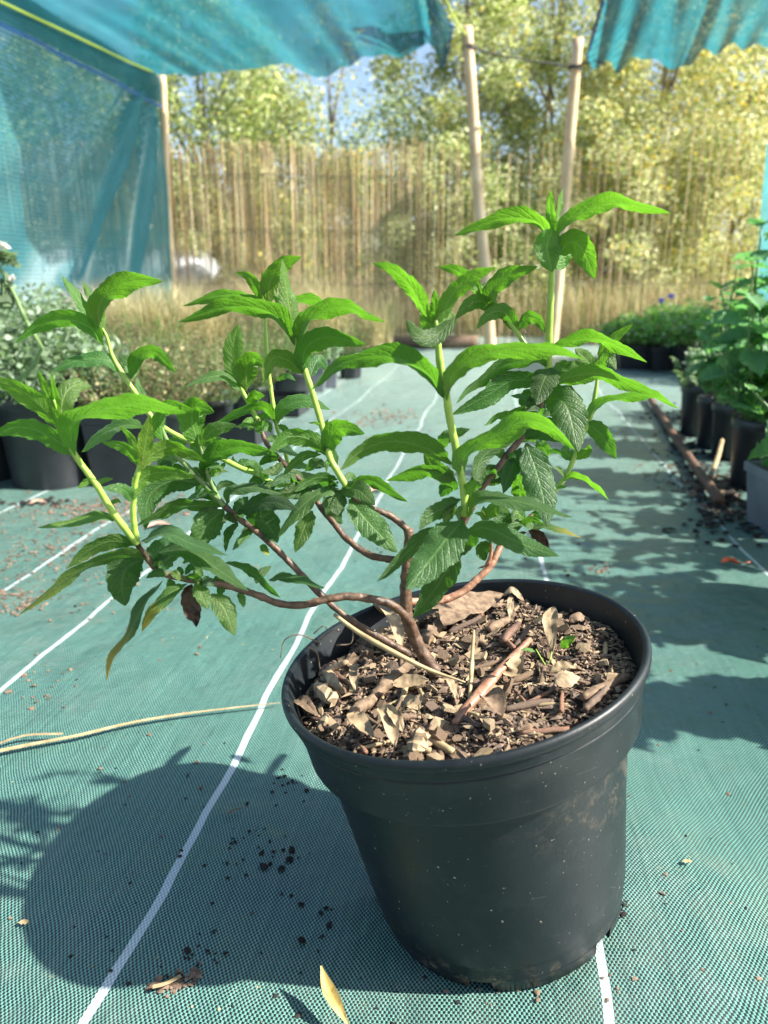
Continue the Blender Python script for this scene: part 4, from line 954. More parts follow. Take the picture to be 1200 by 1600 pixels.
# centre shoot
L(stE, [(692, 622), (665, 580), (600, 556), (535, 568), (486, 609)], 36, .472, .45, 'b', .5); L(stE, [(699, 626), (712, 580), (775, 549), (860, 545), (913, 561)], 32, .472, .455, 'b', .65)
L(stE, [(672, 505), (644, 450), (612, 420), (583, 411)], 28, .47, .455, 'b', .9); L(stE, [(686, 505), (706, 462), (740, 432), (776, 417)], 30, .47, .46, 'b', .9)
L(stE, [(681, 500), (680, 478), (679, 452)], 17, .47, .47, 'b', 1); L(stE, [(710, 496), (682, 524), (655, 524), (634, 499)], 30, .468, .445, 't', .4, fold=.1)
L(stE, [(680, 520), (668, 500), (672, 478)], 30, .47, .475, 'b', .8); L(stE, [(684, 522), (698, 505), (704, 480)], 30, .47, .48, 'b', .8)
L(stE, [(706, 726), (662, 700), (606, 690), (560, 708), (530, 736)], 38, .478, .455, 'b', .5); L(stE, [(713, 752), (675, 737), (640, 742), (603, 751)], 24, .479, .50, 'b', .45)
L(stE, [(712, 750), (684, 735), (662, 706)], 30, .479, .49, 'b', .5); L(stE, [(682, 704), (700, 682), (735, 670)], 22, .51, .50, 't', .5)
L(stE, [(722, 750), (728, 710), (775, 680), (820, 658), (862, 668), (899, 703)], 36, .478, .46, 'b', .65); L(stE, [(742, 756), (752, 718), (780, 696), (812, 683)], 24, .50, .52, 'b', .1)
L(stE, [(724, 812), (702, 838), (668, 882), (635, 921)], 66, .478, .435, 't', .45, fold=.12); L(stE, [(712, 850), (690, 905), (645, 966)], 44, .49, .50, 'b', .1)
L(stE, [(690, 823), (652, 848), (624, 876), (588, 909)], 24, .49, .46, 'b', .12); L(stE, [(720, 780), (690, 796), (668, 808), (655, 828)], 30, .478, .46, 'b', .3)
L(stE, [(714, 790), (702, 800), (693, 817)], 24, .478, .47, 'b', .7); L(stE, [(716, 756), (700, 760), (689, 777)], 26, .485, .50, 'b', .2)
L(stE, [(727, 772), (738, 760), (753, 760)], 22, .478, .46, 't', .6); L(stE, [(730, 808), (748, 782), (800, 782), (850, 794), (895, 808)], 24, .478, .45, 't', .45)
L(stE, [(728, 830), (762, 826), (812, 848), (874, 869)], 38, .478, .45, 't', .45, fold=.15); L(stE, [(748, 836), (726, 850), (702, 874)], 30, .49, .50, 'b', .15)
L(stE, [(712, 765), (702, 752), (706, 742)], 14, .49, .5, 't', .7); L(stE, [(722, 790), (716, 800), (718, 815)], 10, .475, .47, 't', .9)
L(stE, [(736, 770), (748, 745), (758, 722)], 22, .50, .51, 'b', .2)
L(stJ, [(760, 808), (778, 792), (798, 802)], 24, .545, .53, 't', .7); L(stJ, [(762, 818), (752, 804), (741, 802)], 9, .545, .54, 't', .9); L(stJ, [(763, 815), (757, 798), (755, 790)], 10, .545, .55, 't', .9)
L(brI, [(768, 848), (755, 860), (758, 876)], 26, .555, .56, 'b', .2); L(stub, [(764, 878), (758, 884), (746, 888)], 4, .55, .545, 'b', 0, dead=True)
# right cluster
L(brI2, [(840, 822), (810, 817), (777, 825)], 16, .575, .55, 't', .5); L(brI2, [(828, 824), (862, 824), (909, 840)], 11, .57, .55, 't', .6, dry=.8)
L(brI2, [(826, 829), (842, 838), (859, 858)], 20, .57, .56, 'b', 0, dead=True); L(brI2, [(822, 832), (812, 835), (805, 832)], 9, .57, .56, 'b', 0, dead=True)
L(brI2, [(802, 814), (782, 808), (770, 823)], 22, .565, .55, 'b', .1); L(brI2, [(830, 800), (850, 806), (868, 800)], 14, .58, .57, 'b', .1)
L(brI2, [(822, 812), (808, 802), (800, 815)], 18, .57, .55, 't', .5); L(brI2, [(815, 820), (795, 828), (780, 838)], 16, .57, .56, 'b', .3)
L(brF, [(822, 692), (838, 735), (850, 780), (856, 822)], 54, .55, .52, 't', .35, fold=.15); L(brF, [(814, 700), (796, 738), (786, 771)], 30, .55, .54, 'b', .08)
L(brF, [(814, 684), (846, 678), (880, 690)], 22, .55, .53, 'b', .05); L(brF, [(852, 706), (872, 706), (889, 716)], 8, .56, .55, 'b', .1)
L(brF, [(788, 716), (777, 704), (768, 700)], 15, .545, .54, 't', .6); L(brF, [(782, 732), (765, 731), (748, 742)], 11, .545, .54, 'b', .3)
L(brF, [(786, 752), (775, 751), (761, 758)], 15, .55, .56, 't', .5, dry=.5); L(brF, [(822, 768), (812, 768), (798, 770)], 22, .56, .57, 'b', .5)
L(brF, [(820, 745), (810, 752), (799, 766)], 20, .56, .57, 't', .6); L(brF, [(838, 690), (850, 700), (857, 713)], 20, .56, .57, 'b', .6)
L(brF, [(782, 726), (776, 740), (766, 752)], 18, .55, .56, 'b', .15); L(brF, [(800, 705), (812, 722), (808, 742)], 16, .555, .56, 'b', .2)
L(brF, [(770, 742), (758, 742), (748, 756)], 18, .54, .53, 'b', .2)
L(brF, [(790, 716), (800, 712), (806, 716)], 10, .545, .53, 't', .3)
L(brF, [(862, 574), (850, 596), (838, 633)], 44, .557, .53, 't', .25, fold=.15); L(brF, [(850, 622), (884, 632), (904, 706)], 60, .557, .52, 't', .35, fold=.15)
L(brF, [(852, 624), (836, 640), (838, 664)], 40, .557, .55, 'b', .0); L(brF, [(848, 596), (800, 596), (755, 622), (706, 648)], 36, .557, .535, 'b', .3)
L(brF, [(853, 573), (836, 562), (790, 570), (738, 602), (712, 631)], 25, .557, .53, 'b', .4); L(brF, [(832, 631), (818, 621), (796, 618)], 9, .56, .55, 't', .3)
L(brF, [(838, 616), (824, 622), (822, 642)], 28, .56, .57, 'b', .2); L(brF, [(842, 658), (812, 644), (780, 650), (756, 665)], 17, .56, .54, 'b', .6)
L(brF, [(846, 644), (824, 655), (806, 668)], 26, .557, .54, 'b', .05); L(brF, [(840, 664), (862, 660), (880, 668)], 18, .56, .55, 'b', .1)
L(stG, [(858, 560), (880, 537), (940, 531), (1011, 566)], 22, .56, .545, 'b', .75); L(stG, [(859, 612), (882, 592), (935, 584), (980, 597), (1028, 618)], 28, .56, .54, 'b', .6)
L(stG, [(860, 578), (890, 580), (926, 574)], 36, .56, .57, 'b', .45)
L(stG, [(859, 372), (836, 345), (780, 342), (709, 368)], 28, .555, .54, 'b', .9); L(stG, [(866, 376), (894, 340), (960, 318), (1048, 333)], 28, .555, .54, 'b', .9)
L(stG, [(864, 368), (860, 330), (860, 296)], 17, .555, .555, 'b', 1); L(stG, [(868, 365), (873, 330), (880, 292)], 11, .555, .56, 'b', 1)
L(stG, [(864, 358), (855, 385), (863, 425)], 50, .55, .545, 't', .85, fold=.5); L(stG, [(866, 400), (895, 378), (914, 396), (930, 436)], 42, .555, .535, 'b', .8)
L(stG, [(866, 420), (878, 398), (882, 366)], 34, .557, .57, 'b', .85)
L(stG2, [(752, 472), (736, 440), (712, 422), (684, 416)], 21, .575, .57, 'b', .7); L(stG2, [(770, 488), (768, 455), (795, 430), (841, 416)], 32, .575, .56, 'b', .65)
L(stG2, [(755, 470), (748, 450), (736, 452)], 16, .575, .57, 't', .9); L(stG2, [(757, 468), (758, 450), (757, 440)], 13, .575, .58, 't', .35)
L(stG2, [(773, 490), (754, 472), (730, 477), (711, 499)], 26, .574, .56, 'b', .5); L(stG2, [(808, 520), (790, 490), (766, 490), (744, 514)], 28, .57, .555, 'b', .45)
L(stG2, [(810, 516), (825, 497), (840, 500), (852, 520)], 21, .57, .56, 'b', .55)
L(stH, [(935, 562), (952, 535), (989, 506)], 18, .61, .60, 'b', .8); L(stH, [(932, 580), (915, 560), (898, 545)], 26, .61, .59, 't', .7); L(stH, [(935, 580), (950, 558), (963, 578)], 22, .61, .60, 't', .7)
L(stH, [(922, 662), (931, 637), (975, 619), (1025, 619), (1060, 638)], 18, .608, .59, 'b', .7); L(stH, [(914, 660), (940, 680), (963, 717)], 32, .606, .59, 'b', .3)
L(stH, [(920, 656), (911, 640), (904, 622)], 10, .607, .62, 'b', .7); L(stH, [(897, 718), (885, 706), (889, 694)], 20, .604, .61, 't', .7); L(stH, [(899, 718), (915, 706), (920, 694)], 19, .604, .59, 'b', .7)
L(stH, [(881, 752), (897, 744), (928, 756), (952, 782)], 11, .60, .58, 'b', .85); L(stH, [(884, 746), (875, 735), (864, 730)], 8, .60, .59, 't', .6); L(stH, [(870, 762), (878, 761), (887, 760)], 6, .60, .59, 't', .8)
rgx = random.Random(77)
def small_leaves(parent, pts, Y, n, tone, lo=22, hi=46):
    for _ in range(n):
        i = rgx.randrange(len(pts)-1); t = rgx.random(); x = pts[i][0]+(pts[i+1][0]-pts[i][0])*t; y = pts[i][1]+(pts[i+1][1]-pts[i][1])*t
        a = rgx.uniform(-.5, math.pi+.5); l_ = rgx.uniform(lo, hi); dx = math.cos(a)*l_; up = rgx.uniform(.1, .4)*l_; dy = abs(math.sin(a))*l_*rgx.uniform(-.5, .6)
        leaf(parent, [(x, y), (x+dx*.5, y-up*.6+dy*.4), (x+dx, y+dy)], rgx.uniform(8, 17), Y, Y+rgx.uniform(-.04, .04), rgx.choice('tb'), max(0, tone+rgx.uniform(-.15, .25)))
small_leaves(brC, [(400, 664), (434, 714), (482, 764)], .575, 9, .3); small_leaves(stB2, [(330, 708), (400, 738), (470, 764)], .575, 7, .35)
small_leaves(brC, [(470, 752), (515, 770), (540, 760)], .545, 7, .15); small_leaves(stB, [(376, 812), (350, 788), (300, 738)], .535, 7, .15)
small_leaves(brF, [(740, 790), (796, 706), (850, 640)], .55, 10, .25); small_leaves(brI2, [(770, 850), (815, 818), (860, 780)], .565, 8, .35)
small_leaves(brA, [(221, 861), (292, 905), (350, 914)], .485, 6, .2, 16, 32); small_leaves(stB3, [(345, 785), (322, 735), (312, 700)], .535, 4, .4)
# seedling leaves
L(sd_o, [(876, 1012), (888, 1000), (900, 994)], 17, .512, .508, 't', 1, W_=18, fold=.1); L(sd_o, [(836, 1018), (824, 1014), (812, 1016)], 6, .49, .485, 't', 1, fold=.1)
# dried stalk leaning from the rim to the stem, on the soil
v, f = tube([W(522, 960, .50), W(560, 988, .492), W(605, 1014, .482), W(667, 1045, .474), W(727, 1066, .466)], [.0013, .0018, .0019, .0014, .0005], 6, 30)
tag(mesh_obj('dry_straw', v, f, M['straw']), 'pale dry straw lying across the soil beside the shrub stem', 'straw')

# ================================================================== NURSERY STOCK ON BOTH SIDES
def tex_leaf(name, top, back, tr, **k): M[name] = leafmat(name, top, back, tr, **k)
tex_leaf('silver', (.15, .22, .12), (.19, .27, .15), (.20, .33, .11), rnd=.3)
tex_leaf('heather', (.16, .13, .07), (.20, .16, .09), (.22, .17, .07), rnd=.45)
tex_leaf('heather_green', (.13, .17, .06), (.17, .2, .08), (.2, .26, .06), rnd=.4)
tex_leaf('palegrass', (.62, .54, .30), (.64, .56, .34), (.6, .52, .25), rnd=.25)
tex_leaf('purple', (.22, .12, .15), (.26, .15, .18), (.28, .12, .14), rnd=.3)
tex_leaf('herb', (.10, .23, .06), (.14, .27, .09), (.20, .48, .05), rnd=.3)
tex_leaf('nettle', (.12, .26, .12), (.16, .30, .15), (.16, .44, .10), rnd=.25)
tex_leaf('sage', (.26, .36, .24), (.32, .42, .30), (.28, .42, .2), rnd=.25)
tex_leaf('petal_blue', (.30, .26, .70), (.30, .26, .70), (.4, .35, .8), rnd=.2)
tex_leaf('petal_white', (.8, .8, .74), (.8, .8, .74), (.7, .7, .6), rnd=.1)
M['potblack'] = plain('nursery_pot_plastic', (.012, .014, .018), (.030, .032, .038), 12, .4, .2, .001)

def round_pot(e, x, y, r, h, mat, square=False, z0=.002):
    n = 4 if square else 28; off = math.pi/4 if square else 0; k = 1.3 if square else 1
    pr = [(.0, 0), (.78, 0), (.80, .02), (.93, .84), (.99, .85), (1.0, .99), (.97, 1.0), (.94, .98), (.90, .80), (.0, .80)]
    vs = []; fs = []
    for a, b in pr:
        for j in range(n): t = 2*math.pi*j/n+off; vs.append((x+a*r*k*math.cos(t), y+a*r*k*math.sin(t), z0+b*h))
    for i in range(len(pr)-1):
        for j in range(n): fs.append((i*n+j, i*n+(j+1) % n, (i+1)*n+(j+1) % n, (i+1)*n+j))
    p = mesh_obj('pot', vs, fs, mat, e, not square)
    vs = [(x+.92*r*k*math.cos(2*math.pi*j/n+off)*q, y+.92*r*k*math.sin(2*math.pi*j/n+off)*q, z0+h*.86+.004*math.sin(j*3+q*9)) for q in (.3, .65, 1) for j in range(n)]
    fs = [(a*n+j, a*n+(j+1) % n, (a+1)*n+(j+1) % n, (a+1)*n+j) for a in (0, 1) for j in range(n)]+[tuple(range(n))]
    mesh_obj('soil', vs, fs, M['mud'], e); return z0+h*.86
def tray(e, x, y, lx, ly, h, rz=0.0):
    c_, s_ = math.cos(rz), math.sin(rz); m = MB()
    def box(x0, y0, x1, y1, z0, z1):
        v = [(X, Y, Z) for X in (x0, x1) for Y in (y0, y1) for Z in (z0, z1)]; v = [(x+a*c_-b*s_, y+a*s_+b*c_, z) for a, b, z in v]
        m.add((v, [(0, 1, 3, 2), (4, 6, 7, 5), (0, 4, 5, 1), (2, 3, 7, 6), (0, 2, 6, 4), (1, 5, 7, 3)]))
    t = .004
    box(-lx, -ly, lx, -ly+t, .003, h); box(-lx, ly-t, lx, ly, .003, h); box(-lx, -ly+t, -lx+t, ly-t, .003, h); box(lx-t, -ly+t, lx, ly-t, .003, h); box(-lx+t, -ly+t, lx-t, ly-t, .003, .008)
    return m.obj('tray', M['potblack'], e, False)
gseed = [100]
def G_(): gseed[0] += 1; return np.random.default_rng(gseed[0])
def foliage_bush(e, x, y, z, r, h, n, size, mats, wts, stems=7):
    g = G_(); cs = []; rs = []; m = MB()
    for k in range(16):
        a = k*2.4; q = math.sqrt((k+.5)/16); zz = z+h*(.35+.5*g.random()*(1.1-q*.6)); cs.append((x+r*.75*q*math.cos(a), y+r*.75*q*math.sin(a), zz)); rs.append(r*g.uniform(.3, .46))
        if k < stems*2 and k % 2 == 0: m.add(tube([(x, y, z-.01), (x+r*.3*q*math.cos(a), y+r*.3*q*math.sin(a), (z+zz)/2), cs[-1]], [.0035, .0015], 5, 7))
    m.obj('stem', M['dull_stem'], e)
    V, F = leaf_cloud(cs, rs, n, size, g, flat=min(1.4, h/(2*r)+.3)); fast_obj('foliage', V, F, mats, e, g.choice(len(mats), size=n, p=wts))
def foliage_grass(e, x, y, z, r, h, n, wd, mats, wts, droop=.8):
    g = G_(); a = g.uniform(0, 6.283, n); q = r*.6*np.sqrt(g.random(n)); pts = np.stack([x+q*np.cos(a), y+q*np.sin(a), np.full(n, z)], 1)
    V, F = blades(pts, h, wd, g, droop); mi = g.choice(len(mats), size=n, p=wts); fast_obj('foliage', V, F, mats, e, np.tile(mi, 3))
def spikes(e, x, y, z, r, h, n, mats, wts, leafn=26, size=.011, name='foliage'):
    """many upright leafy sprigs (heather, lavender, savory)"""
    g = G_(); Vs = []; Fs = []; o = 0; m = MB(); mi = []
    for k in range(n):
        a = g.uniform(0, 6.283); q = r*math.sqrt(g.random()); b = Vector((x+q*.5*math.cos(a), y+q*.5*math.sin(a), z)); t = Vector((x+q*1.15*math.cos(a), y+q*1.15*math.sin(a), z+h*g.uniform(.6, 1.1)*(1-.25*(q/r)**2)))
        m.add(tube([b, b.lerp(t, .5)+Vector((0, 0, .01)), t], [.0014, .0006], 3, 5, cap=False))
        ts = g.uniform(.25, 1, leafn); c = np.array([tuple(b.lerp(t, float(s))) for s in ts])+g.normal(0, .003, (leafn, 3))
        V, F = leaf_cloud(c, np.full(leafn, .006), leafn, size, g, 1); Vs.append(V); Fs.append(F+o); o += len(V); mi += [g.choice(len(mats), p=wts)]*leafn
    m.obj('stem', M['dull_stem'], e); fast_obj(name, np.concatenate(Vs), np.concatenate(Fs), mats, e, np.array(mi))
ndup = {}
SIL = [M['silver'], M['sage']]; HEA = [M['heather'], M['heather_green'], M['palegrass']]
def P_(kind, px, py, r, h, label, cat='potted plant', group=None, pot='potblack', square=False, fr=None, fh=.2, dens=1.0, ph=None):
    """a plant in its pot; px,py = where the pot's foot centre stands on the ground in the picture"""
    b = G(px, py); e = empty('potted_plant', (b.x, b.y, 0), label, cat, group); z = round_pot(e, b.x, b.y, r, h, M[pot], square); fr = fr or r*1.3
    x, y = b.x, b.y
    if kind == 'silver': foliage_bush(e, x, y, z, fr, fh, int(2600*dens), .022, SIL, [.6, .4])
    elif kind == 'heather': spikes(e, x, y, z, fr, fh, int(90*dens), HEA, [.62, .28, .10])
    elif kind == 'greenheather': spikes(e, x, y, z, fr, fh, int(90*dens), [M['heather_green'], M['heather'], M['herb']], [.5, .3, .2])
    elif kind == 'grass': foliage_grass(e, x, y, z, fr, fh, int(420*dens), .0042, [M['palegrass'], M['heather_green'], M['heather']], [.75, .15, .1])
    elif kind == 'purple': foliage_grass(e, x, y, z, fr, fh, int(260*dens), .004, [M['purple'], M['palegrass']], [.65, .35])
    elif kind == 'herb': foliage_bush(e, x, y, z, fr, fh, int(1500*dens), .028, [M['herb'], M['sage'], M['heather_green']], [.7, .15, .15])
    elif kind == 'sage': spikes(e, x, y, z, fr, fh, int(34*dens), [M['sage'], M['silver']], [.6, .4], 34, .024)
    return e
gl = 'potted plants in the bed left of the path'; gr = 'potted plants in the row right of the path'
P_('silver', 84, 755, .118, .235, 'large black pot of silvery green bush standing nearest at the left of the path', fr=.23, fh=.22, dens=2.0, group=gl)
P_('silver', -25, 748, .112, .225, 'black pot with a silvery bush cut by the left picture edge', fr=.23, fh=.22, dens=1.9, group=gl)
P_('heather', 205, 752, .095, .19, 'dark square pot with brown heathery plant behind the lowest left shoot', square=True, fr=.17, fh=.20, dens=1.5, group=gl)
P_('silver', -60, 690, .11, .2, 'silvery bush in a pot half hidden at the left edge, second row', fr=.24, fh=.34, dens=1.8, group=gl)
P_('silver', 60, 690, .11, .2, 'frosty green bush in the second row behind the nearest black pot', fr=.25, fh=.33, dens=2.0, group=gl)
P_('heather', 150, 680, .10, .18, 'brown heather between the silvery bushes and the grasses', fr=.20, fh=.24, dens=1.7, group=gl)
P_('heather', 262, 705, .085, .13, 'brown-green heather in a black pot at the bed edge, third along the path', fr=.17, fh=.23, dens=1.7, group=gl)
P_('heather', 330, 678, .085, .12, 'heather with pale bare stems above a black tray, left of the thin stems', fr=.18, fh=.24, dens=1.8, group=gl)
P_('greenheather', 240, 650, .09, .14, 'greenish brown heather behind the first heather row', fr=.2, fh=.26, dens=1.6, group=gl)
P_('greenheather', 392, 652, .08, .12, 'olive heather seen between the two upright stems', fr=.17, fh=.22, dens=1.6, group=gl)
P_('grass', 190, 610, .10, .15, 'tuft of straw-yellow grass behind the top-left shoot', fr=.20, fh=.42, dens=1.8, group=gl)
P_('grass', 265, 612, .10, .15, 'sunlit cream grass tuft in front of the corner post', fr=.20, fh=.44, dens=1.8, group=gl)
P_('grass', 330, 606, .10, .15, 'pale grass tuft with arching blades below the plastic tunnel', fr=.2, fh=.40, dens=1.6, group=gl)
P_('purple', 150, 600, .10, .15, 'reddish purple sedge left of the pale grasses', fr=.2, fh=.44, dens=1.4, group=gl)
P_('silver', 55, 610, .11, .15, 'distant silvery plant low in front of the net wall', fr=.26, fh=.3, dens=1.6, group=gl)
P_('heather', 400, 600, .10, .13, 'brown heather behind the left of the two central stems', fr=.24, fh=.28, dens=1.8, group=gl)
P_('greenheather', 455, 622, .09, .12, 'green-brown heather right of the tall central-left stem', fr=.18, fh=.22, dens=1.5, group=gl)
P_('heather', 480, 596, .09, .12, 'brown heather near the grey pots beside the path', fr=.18, fh=.24, dens=1.4, group=gl)
P_('sage', 512, 605, .06, .13, 'small grey-green herb in a grey pot at the far left path edge', pot='greypot', fr=.09, fh=.16, square=True, group=gl)
P_('sage', 492, 612, .06, .13, 'grey square pot second from the far end of the left path edge', pot='greypot', fr=.08, fh=.14, square=True, group=gl)
P_('heather', 548, 590, .07, .13, 'dark small pot at the far corner of the left bed', fr=.14, fh=.2, group=gl)
P_('grass', 440, 572, .11, .15, 'buff grass clump near the reed fence left of the centre', fr=.24, fh=.5, dens=1.6, group=gl)
P_('grass', 510, 566, .11, .15, 'buff grass clump at the foot of the reed fence beside the path end', fr=.26, fh=.5, dens=1.6, group=gl)
P_('purple', 375, 570, .11, .15, 'mauve-brown sedge near the fence left of the centre', fr=.24, fh=.48, dens=1.3, group=gl)
P_('grass', 585, 560, .10, .10, 'loose tuft of cream grass at the far end of the path', fr=.22, fh=.42, dens=1.1, group=gl)
P_('grass', 300, 572, .11, .12, 'faded grass clump just right of the corner post foot', fr=.22, fh=.5, dens=1.5, group=gl)
P_('grass', 220, 575, .11, .12, 'faded grass clump under the corner of the net wall', fr=.24, fh=.5, dens=1.5, group=gl)
P_('purple', 120, 574, .11, .12, 'dusky sedge at the foot of the net wall', fr=.24, fh=.42, dens=1.3, group=gl)
# trays
for px, py, lx, ly, lab in ((345, 690, .15, .10, 'black tray standing at the bed edge under the heathers'), (430, 645, .12, .09, 'smaller black tray farther along the left bed edge')):
    b = G(px, py); e = empty('plant_tray', (b.x, b.y, 0), lab, 'tray', 'black trays beside the path'); tray(e, b.x, b.y, lx, ly, .075, -PATH_A)
# tall pale stalk with small white flowers at the left picture edge
def stalk():
    b = G(-30, 742); e = empty('flower_stalk', (b.x, b.y, 0), 'blurred pale flower stalk with whitish buds at the left picture edge', 'flower'); Y = 1.55
    v, f = tube([W(40, 500, Y), W(20, 455, Y), W(0, 420, Y), W(-30, 360, Y)], [.004, .0025], 6, 12)
    v2, f2 = tube([(b.x, b.y, .15), W(60, 560, 1.6), W(40, 500, Y)], [.005, .004], 6, 10); mb = MB(); mb.add((v, f)); mb.add((v2, f2)); mb.obj('stem', M['dull_stem'], e)
    g = G_()
    for (x, y, mt, nm, s) in ((5, 385, 'petal_white', 'flower', .02), (12, 405, 'silver', 'leaf', .03), (22, 409, 'silver', 'leaf', .02), (18, 435, 'petal_white', 'flower', .014), (6, 445, 'silver', 'leaf', .035), (10, 470, 'silver', 'leaf', .045), (-10, 400, 'silver', 'leaf', .04)):
        V, F = leaf_cloud([tuple(W(x, y, Y))], [s*.4], 14, s, g); fast_obj(nm, V, F, [M[mt]], e)
stalk()

# ------------------------------------------------------------------ the tall toothed herb and the right row
def tooth_leaf_mesh(seed, lobes=7):
    g = random.Random(seed); vs = []; fs = []; n = 15
    for i in range(n):
        t = i/(n-1); hw = .40*(math.sin(math.pi*min(1, t**.72+.02))**.8)*(1+(.13 if i % 2 else -.10))
        if i == 0: hw = .03
        if i == n-1: hw = .005
        for j in (-2, -1, 0, 1, 2):
            s = j/2; vs.append((t, s*hw, -.28*t*t+abs(s)*.09-.05*math.sin(t*30+abs(j)*2)*abs(s)))
    for i in range(n-1):
        for j in range(4): a = i*5+j; fs.append((a, a+5, a+6, a+1))
    me = bpy.data.meshes.new('leaf'); me.from_pydata(vs, [], fs); me.polygons.foreach_set('use_smooth', [True]*len(fs)); return me
TL = []
for k in range(4): me = tooth_leaf_mesh(k); me.materials.append(M['nettle']); TL.append(me)
TLy = tooth_leaf_mesh(9); TLy.materials.append(M['herb'])
def leafy_herb(px, py, r, ph, label, stems, scale, group=gr, pot='potblack', square=False, lg=1):
    b = G(px, py); e = empty('potted_plant', (b.x, b.y, 0), label, 'potted plant', group); z = round_pot(e, b.x, b.y, r, ph, M[pot], square); g = random.Random(int(px*7+py))
    for (tx, ty, hh) in stems:
        base = Vector((b.x+tx*.2, b.y+ty*.2, z)); top = Vector((b.x+tx, b.y+ty, z+hh)); Pm = base.lerp(top, .5)+Vector((g.uniform(-.02, .02), 0, .01))
        v, f = tube([base, Pm, top], [.0035, .002], 6, 12); st = mesh_obj('stem', v, f, M['dull_stem'], e); nn = max(3, int(hh/.055)); Q = crom([base, Pm, top], nn+1)
        for i in range(1, nn+1):
            s = scale*(1.0-.55*(i/nn)**3)*g.uniform(.8, 1.15); a0 = i*1.571+g.uniform(-.3, .3)
            for q in (0, math.pi):
                o = bpy.data.objects.new('leaf', g.choice(TL) if g.random() < .86 else TLy); C.objects.link(o); o.parent = st
                o.location = Q[i]-world_loc(st); o.rotation_euler = (g.uniform(-.3, .3), g.uniform(-.25, .45)-.5*(i == nn), a0+q); o.scale = (s, s, s)
    return e
leafy_herb(1180, 758, .075, .17, 'tall dark green herb with toothed leaves rising at the right edge', [(-.01, -.02, .58), (-.11, -.07, .38), (.10, -.05, .50), (.03, .07, .52), (-.14, .03, .27), (.12, .05, .36), (-.03, -.1, .28), (.05, -.1, .33), (-.16, -.05, .20), (-.04, .1, .40), (-.11, .09, .33), (-.07, .0, .47), (.08, .0, .3)], .088)
leafy_herb(1235, 830, .085, .13, 'grey-potted herb with large toothed leaves cut off by the right edge', [(-.05, 0, .14), (-.08, -.05, .10), (.05, .02, .16), (-.03, .06, .18)], .085, pot='greypot', square=True)
leafy_herb(1118, 700, .07, .16, 'leafy toothed herb between the grey-green rosettes and the tall herb', [(0, 0, .42), (-.06, .03, .30), (.06, -.03, .38), (-.05, -.07, .24), (.03, .07, .40), (-.09, -.02, .2), (.09, .04, .36)], .082)
leafy_herb(1145, 715, .075, .16, 'toothed-leaf herb half hidden behind the tall one', [(0, 0, .40), (-.06, .03, .32), (.06, -.03, .36), (-.09, -.03, .24), (.02, .08, .33), (-.03, -.07, .24), (.1, .05, .3)], .078)
P_('sage', 1092, 680, .075, .17, 'pale grey-green rosette plant left of the tall toothed herb', fr=.12, fh=.14, dens=1.3, group=gr)
P_('sage', 1135, 655, .075, .16, 'second grey-green plant tucked behind the rosette plant', fr=.11, fh=.13, group=gr)
P_('herb', 985, 575, .12, .14, 'low bright green plant at the far left corner of the right block', fr=.24, fh=.17, dens=1.3, group=gr, square=True)
P_('herb', 1035, 578, .12, .14, 'low green plant in the middle front of the right block', fr=.25, fh=.20, dens=1.3, group=gr, square=True)
P_('herb', 1085, 585, .12, .15, 'green plant of the right block nearest the tall herb', fr=.24, fh=.22, dens=1.3, group=gr, square=True)
P_('greenheather', 960, 562, .11, .12, 'brownish green plant at the far end of the right block', fr=.22, fh=.16, group=gr)
P_('herb', 1010, 560, .11, .12, 'green plant in the back row of the right block', fr=.25, fh=.26, group=gr)
eb = P_('herb', 1060, 562, .11, .12, 'green plant with small blue flowers in the right block', fr=.25, fh=.30, group=gr)
for x, y in ((1034, 468), (1048, 462)):
    V, F = leaf_cloud([tuple(W(x, y, 4.4))], [.015], 20, .03, G_()); fast_obj('flower', V, F, [M['petal_blue']], eb)
P_('herb', 1120, 575, .11, .14, 'green bush of the right block behind the tall herb', fr=.26, fh=.26, group=gr)
P_('herb', 1165, 600, .11, .14, 'green bush at the right edge behind the tall herb', fr=.26, fh=.28, group=gr)
P_('silver', 1180, 660, .09, .16, 'silvery plant at the right edge behind the tall herb', fr=.2, fh=.2, group=gr)
# the row goes on towards the viewer just outside the frame; its leaves dapple the path
leafy_herb(1330, 960, .085, .16, 'toothed-leaf herb in the right row beside the camera, beyond the picture edge', [(0, 0, .34), (-.13, -.08, .28), (.12, .03, .30), (-.18, .04, .2), (0, .16, .3), (-.03, -.17, .24), (.08, .1, .36)], .058)
leafy_herb(1560, 1150, .085, .16, 'nearest toothed-leaf herb of the right row, beyond the picture edge', [(0, 0, .34), (-.06, -.05, .26), (.07, .03, .30), (-.07, .06, .22), (.02, .09, .3)], .085)
leafy_herb(1380, 880, .085, .16, 'bushy toothed-leaf herb of the right row level with the orange leaf, out of frame', [(0, 0, .36), (-.13, -.09, .30), (.12, .03, .34), (-.16, .09, .24), (.02, .17, .34), (.03, -.18, .3), (-.05, .05, .4), (-.2, 0, .2), (.1, -.12, .37)], .058)
leafy_herb(1330, 800, .085, .16, 'bushy toothed-leaf herb of the right row beside the stick end, out of frame', [(0, 0, .36), (-.13, -.09, .30), (.12, .03, .34), (-.16, .09, .24), (.02, .17, .34), (.03, -.18, .3), (-.05, .05, .4), (-.2, 0, .2), (.1, -.12, .37)], .058)
leafy_herb(1440, 1010, .085, .16, 'toothed-leaf herb with several stems in the right row, beyond the picture edge', [(0, 0, .32), (-.06, -.05, .26), (.07, .03, .30), (-.07, .06, .22), (.02, .09, .3)], .085)

